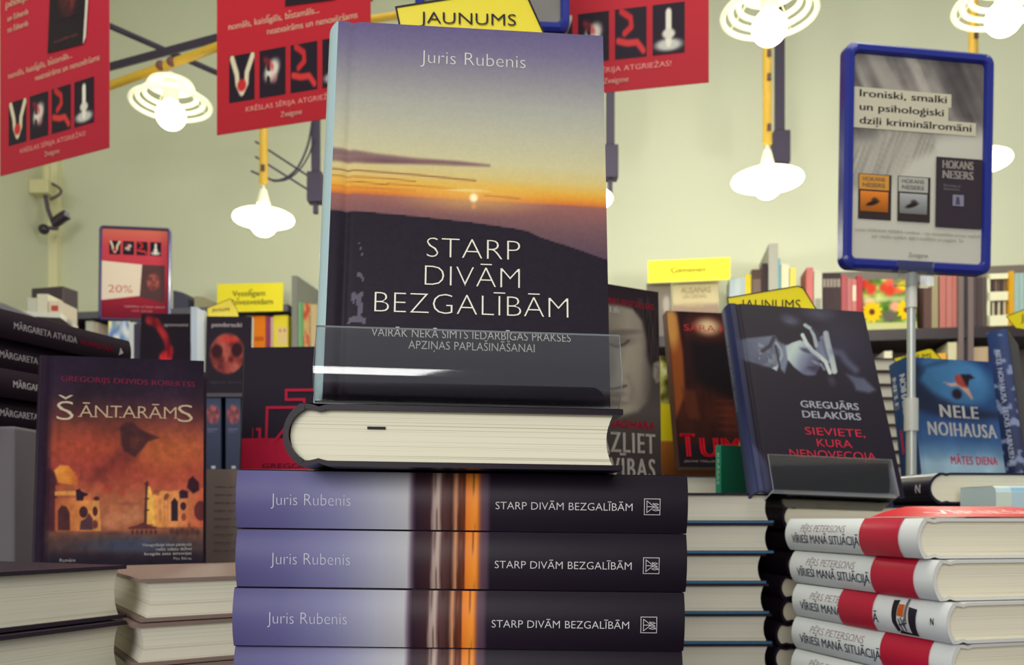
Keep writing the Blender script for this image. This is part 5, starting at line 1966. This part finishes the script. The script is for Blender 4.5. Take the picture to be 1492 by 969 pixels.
# side bookcase along the left wall
sb = empty('side_bookcase', Matrix.Translation((-1.98, 3.2, 0)), 'dark bookcase along the left wall behind the black spines', 'bookcase')
MB().box((-.36, -.45, 0), (.36, .45, ZC + .66)).build('body', dkb, sb, bevel=.004)
MB().box((-.38, -.47, ZC + .66), (.38, .47, ZC + .68)).build('top_board', mat('board_slate', (92, 92, 104), .6), sb)
zt = .681
o = MB().box((0, 0, 0), (.14, .08, .185)).build('box_file', mat('file_dark', (64, 52, 58), .6), bevel=.004)
o.matrix_world = Matrix.Translation((-1.80, 3.32, ZC + zt)) @ Matrix.Rotation(math.radians(-14), 4, 'Z')
tag(o, 'dark box file standing behind the white books at far left', 'box file')
for k, (x, w, h, c) in enumerate(((40, 14, 114, (206, 206, 190)), (54, 16, 128, (222, 218, 196)), (71, 18, 102, (216, 204, 184)))):
    Yk = 3.18
    X = (x - CX) / F * Yk
    M3 = Matrix((Vector((0, 1, 0)), Vector((0, 0, 1)), Vector((1, 0, 0)))).transposed()
    book(['leftmost of three white books by the dark box file', 'tallest, middle one of three white books by the dark box file', 'rightmost of three white books by the dark box file, with a red spot'][k], Matrix.Translation((X, Yk, ZC + zt)) @ M3.to_4x4(), .12, h / 1000., w / F * Yk * .97, c, hard=False, group='white books on the side bookcase',
         spine=(lambda P, H, T: (P.rect(0, .0003, H, T - .0003, (216, 204, 184)), P.rect(.15 * H, .2 * T, .35 * H, .8 * T, (186, 84, 78)))) if k == 2 else None)
o = MB().box((0, 0, 0), (.16, .22, .016)).build('paper_sheaf', mat('paper_pale', (206, 204, 196), .7))
o.matrix_world = Matrix.Translation((-1.68, 2.96, ZC + zt + .0005)) @ Matrix.Rotation(math.radians(12), 4, 'Z')
tag(o, 'thin pale sheaf lying right of the white books, far left', 'paper sheaf')

# ================================================================== CEILING FITTINGS
yel = mat('conduit_yellow', (214, 172, 52), .45, noise=.06, scale=30)
blk = mat('rail_black', (54, 44, 68), .5)
opal = mat('opal_glass_lit', (255, 252, 228), .4, emit=2.2, ecol=(255, 250, 222))
bulb = mat('bulb_lit', (255, 252, 232), .4, emit=6.0, ecol=(255, 250, 220))
enam = mat('enamel_white', (240, 238, 214), .35)
ringm = mat('ring_cream_glow', (246, 244, 214), .4, emit=0.55, ecol=(255, 250, 215))  # emission stands in for bulb light falling on rings and cap


def rod(name, p, q, r, m, label, cat, group=None):
    a, b = Vector(p), Vector(q)
    mid = (a + b) / 2
    o = MB().tube([a - mid, b - mid], r, 12).build(name, m)
    o.location = mid + Vector((0, 0, ZC))
    return tag(o, label, cat, group)


def pxa(x, y, Y):
    return Vector(px(x, y, Y))


# black rails and yellow conduit crossing above the first ring lamp
a, b = pxa(158, 98, 3.627), pxa(318, 55, 3.405)
ext = (b - a)
rl = empty('black_track_rail', Matrix.Translation((a + b) / 2 + Vector((0, 0, ZC))), 'thick black rail crossing above the ring lamp at left', 'rail')
mid = (a + b) / 2
MB().tube([a - mid - ext * .6, b - mid + ext * 1.2], .019, 4).build('rail', blk, rl)
for t in (-.4, 2.0):
    p = a + ext * t - mid
    MB().tube([p, (p.x, p.y, CEIL - ZC - mid.z)], .004, 8).build('hanger', blk, rl)
a2, b2 = pxa(158, 37, 3.463), pxa(320, 108, 3.842)
e2 = b2 - a2
rod('thin_support_rod_rail', a2 - e2 * .9, b2 + e2 * .6, .0115, blk, 'thinner black rod crossing the thick rail above the ring lamp', 'rod')
a3, b3 = pxa(160, 125, 3.618), pxa(318, 68, 3.319)
e3 = b3 - a3
yc_ = empty('yellow_conduit_rail', Matrix.Translation((a3 + b3) / 2 + Vector((0, 0, ZC))), 'yellow pipe running under the thick black rail at left', 'pipe')
mid = (a3 + b3) / 2
MB().tube([a3 - mid - e3 * .6, b3 - mid + e3 * 0.9], .0165, 12).build('pipe', yel, yc_)
for t in (.50, .60):
    p = a3 + e3 * t - mid
    MB().ball(p + Vector((0, -.012, 0)), .0185).build('pipe_joint', mat('joint_brown', (104, 66, 60), .5), yc_)
rod('yellow_conduit_rail', pxa(500, 34, 2.9), pxa(640, 14, 2.7), .012, yel, 'short piece of yellow pipe seen above the sunset book corner', 'pipe')


def ring_lamp(label, x, y, Y, sc=1.0, group='ring shaded ceiling lamps', stem=None):
    p = pxa(x, y, Y)
    r = empty('ring_pendant_lamp', Matrix.Translation(p + Vector((0, 0, ZC))), label, 'lamp', group)
    MB().ball((0, 0, -.006), .057 * sc, 24).build('globe_bulb', bulb, r)
    for R, z, t in ((.152, .040, .0085), (.126, .058, .0085), (.100, .076, .0085)):
        MB().torus((0, 0, z * sc), R * sc, t * sc).build('shade_ring', ringm, r)
    MB().lathe([(.020, .150), (.040, .147), (.085, .125), (.092, .108), (.086, .106), (.036, .133), (.02, .135)], 32).build('shade_cap', ringm, r, M=Matrix.Scale(sc, 4))
    MB().lathe([(.028, .05), (.030, .10), (.020, .145), (.012, .165)], 20).build('lamp_socket', enam, r, M=Matrix.Scale(sc, 4))
    for k in range(4):
        a_ = math.pi / 4 + k * math.pi / 2
        c, s = math.cos(a_) * sc, math.sin(a_) * sc
        MB().tube([(c * .152, s * .152, .040 * sc), (c * .08, s * .08, .112 * sc)], .0022, 6).build('ring_stay', enam, r)
    top = (CEIL - ZC - p.z) if stem is None else stem - p.z
    MB().tube([(0, 0, .15 * sc), (0, 0, top)], .005, 8).build('stem', enam, r)
    return r


ring_lamp('ring shaded lamp with glowing globe between the two left red posters', 249, 166, 3.453, .97, stem=a3.z - .0240)
ring_lamp('ring shaded lamp with glowing globe at top, right of the right red poster', 1121, 38, 2.66, .90)
ring_lamp('ring shaded lamp in the top right corner above the blue framed poster', 1463, 24, 2.66, .90)


def pendant(label, x, y, Y, ytop_rod, R, group='white saucer pendant lamps', to_ceiling=True):
    p = pxa(x, y, Y)
    r = empty('saucer_pendant_lamp', Matrix.Translation(p + Vector((0, 0, ZC))), label, 'lamp', group)
    MB().lathe([(.002, .046), (.022, .044), (.030, .026), (.060, .020), (R * .86, .013), (R * .97, .006), (R, -.002), (R * .97, -.009), (R * .86, -.011), (.06, -.004), (.03, .012)], 40, cap=False).build('shade', opal, r)
    MB().ball((0, 0, -.016), .048, 20).build('bulb', bulb, r)
    d = bpy.data.lights.new('pendant_glow', 'POINT')
    d.energy, d.color, d.shadow_soft_size = 9.0, (1.0, .98, .84), .05
    g = bpy.data.objects.new('pendant_glow', d)
    COL.objects.link(g)
    g.parent = r
    g.location = (0, 0, -.13)
    MB().lathe([(.012, .10), (.016, .085), (.022, .060), (.024, .05)], 16).build('lamp_socket', enam, r)
    top = CEIL - ZC - p.z
    MB().tube([(0, 0, .09), (0, 0, .125)], .005, 8).build('stem', enam, r)
    yr = MB().tube([(0, 0, .12), (0, 0, top)], .0150, 12).build('yellow_rod', yel, r)
    for z in (.16, .33, .41):
        MB().box((-.005, -.020, z), (.008, -.013, z + .022)).build('rod_clip', mat('clip_brown', (84, 58, 52), .5), yr)
    return r


pendant('white saucer lamp under the middle red poster', 384, 318, 3.12, 190, .107)
pendant('white saucer lamp almost hidden behind the right edge of the sunset book', 842, 290, 3.15, 60, .125)
pendant('white saucer lamp on a yellow rod, right of centre', 1118, 262, 3.00, 84, .120)
pendant('white saucer lamp half hidden behind the blue framed poster', 1418, 236, 3.00, 0, .120)


def bracket(label, x, y_top, y_box0, y_box1, y_end, Y, w, hooks=False, off=0.0):
    p = pxa(x, y_box0, Y)
    k = Y / F
    r = empty('hanging_spotlight_bracket', Matrix.Translation(p + Vector((0, 0, ZC))), label, 'light bracket', 'black brackets hanging before the wall')
    hb = (y_box1 - y_box0) * k
    MB().box((-w * k / 2, -.03, -hb), (w * k / 2, .03, 0)).build('junction_box', blk, r, bevel=.004)
    top = 0
    MB().box((-w * k * .26 + off, -.015, 0), (w * k * .28 + off, .015, CEIL - ZC - p.z)).build('strut', blk, r, bevel=.003)
    MB().box((-w * k * .14, -.012, -hb - (y_end - y_box1) * k), (w * k * .14, .012, -hb)).build('stub', blk, r)
    if hooks:
        def L(x_, y_):
            return ((x_ - x) * k, -.02, (y_box0 - y_) * k)
        MB().tube([L(452, 260), L(374, 209)], .0042, 8).build('rod_arm', blk, r)
        MB().tube([L(452, 280), L(374, 231)], .0042, 8).build('rod_arm', blk, r)
        MB().tube([L(400, 266), L(368, 252)], .0042, 8).build('rod_arm', blk, r)
        for (pp, rr) in (([(456, 182), (450, 215), (436, 246), (418, 262), (398, 265), (380, 252)], .0045), ([(459, 205), (452, 228), (438, 250), (420, 264), (400, 267)], .0035)):
            pts = []
            P_ = [Vector(L(*q_)) for q_ in pp]
            for i in range(len(P_) - 1):
                p0, p1, p2, p3 = P_[max(i - 1, 0)], P_[i], P_[i + 1], P_[min(i + 2, len(P_) - 1)]
                for t in (0, .25, .5, .75):
                    pts.append(.5 * ((2 * p1) + (p2 - p0) * t + (2 * p0 - 5 * p1 + 4 * p2 - p3) * t * t + (3 * p1 - p0 - 3 * p2 + p3) * t ** 3))
            pts.append(P_[-1])
            MB().tube(pts, rr, 8).build('cable', blk, r)
    return r


bracket('black bracket with box and looping cables left of the sunset book', 460, 180, 253, 296, 311, 3.7, 22, hooks=True)
bracket('black bracket with box at the right edge of the sunset book', 889, 135, 214, 262, 285, 3.7, 22)
bracket('dark bracket just behind the yellow rod of the right saucer lamp', 1137, 84, 193, 240, 241, 3.75, 24, off=-.004)

# small camera on the left
q = pxa(67, 275, 4.40)
cmr = empty('mounted_security_camera', Matrix.Translation(q + Vector((0, 0, ZC))), 'small dark camera with white joint box and cable on the left wall', 'camera')
kx = 4.40 / F


def Lc(x, y, dy=0.0):
    return ((x - 67) * kx, dy, (275 - y) * kx)


xw = -2.38 - q.x
MB().box((xw + .0005, -.04, -.035), (.03, .04, .035)).build('joint_box', mat('joint_cream', (214, 208, 160), .6), cmr, bevel=.006)
MB().tube([Lc(68, 240), Lc(68, 268)], .018, 10).build('conduit', mat('joint_cream', (214, 208, 160), .6), cmr)
cb = []
for i in range(13):
    t = i / 12
    cb.append(((.02 + .055 * math.sin(math.pi * t)), 0, .03 - .085 * t))
MB().tube(cb, .007, 8).build('cable', mat('cable_grey', (96, 84, 84), .6), cmr)
MB().tube([Lc(66, 285), Lc(70, 305), Lc(80, 332)], .010, 10).build('mount_arm', mat('camera_grey', (80, 70, 84), .5), cmr)
MB().tube([Lc(66, 332), Lc(84, 333)], .010, 10).build('mount_arm', mat('camera_grey', (80, 70, 84), .5), cmr)
MB().ball(Lc(64, 334), .026).build('camera_head', mat('camera_dark', (50, 42, 54), .35), cmr)
MB().tube([Lc(78, 326), Lc(92, 316), Lc(98, 313)], .026, 14).build('camera_body', mat('camera_dark', (50, 42, 54), .35), cmr)
MB().ball(Lc(98, 314, -.01), .016).build('lens', mat('lens_glass', (150, 150, 160), .1), cmr)
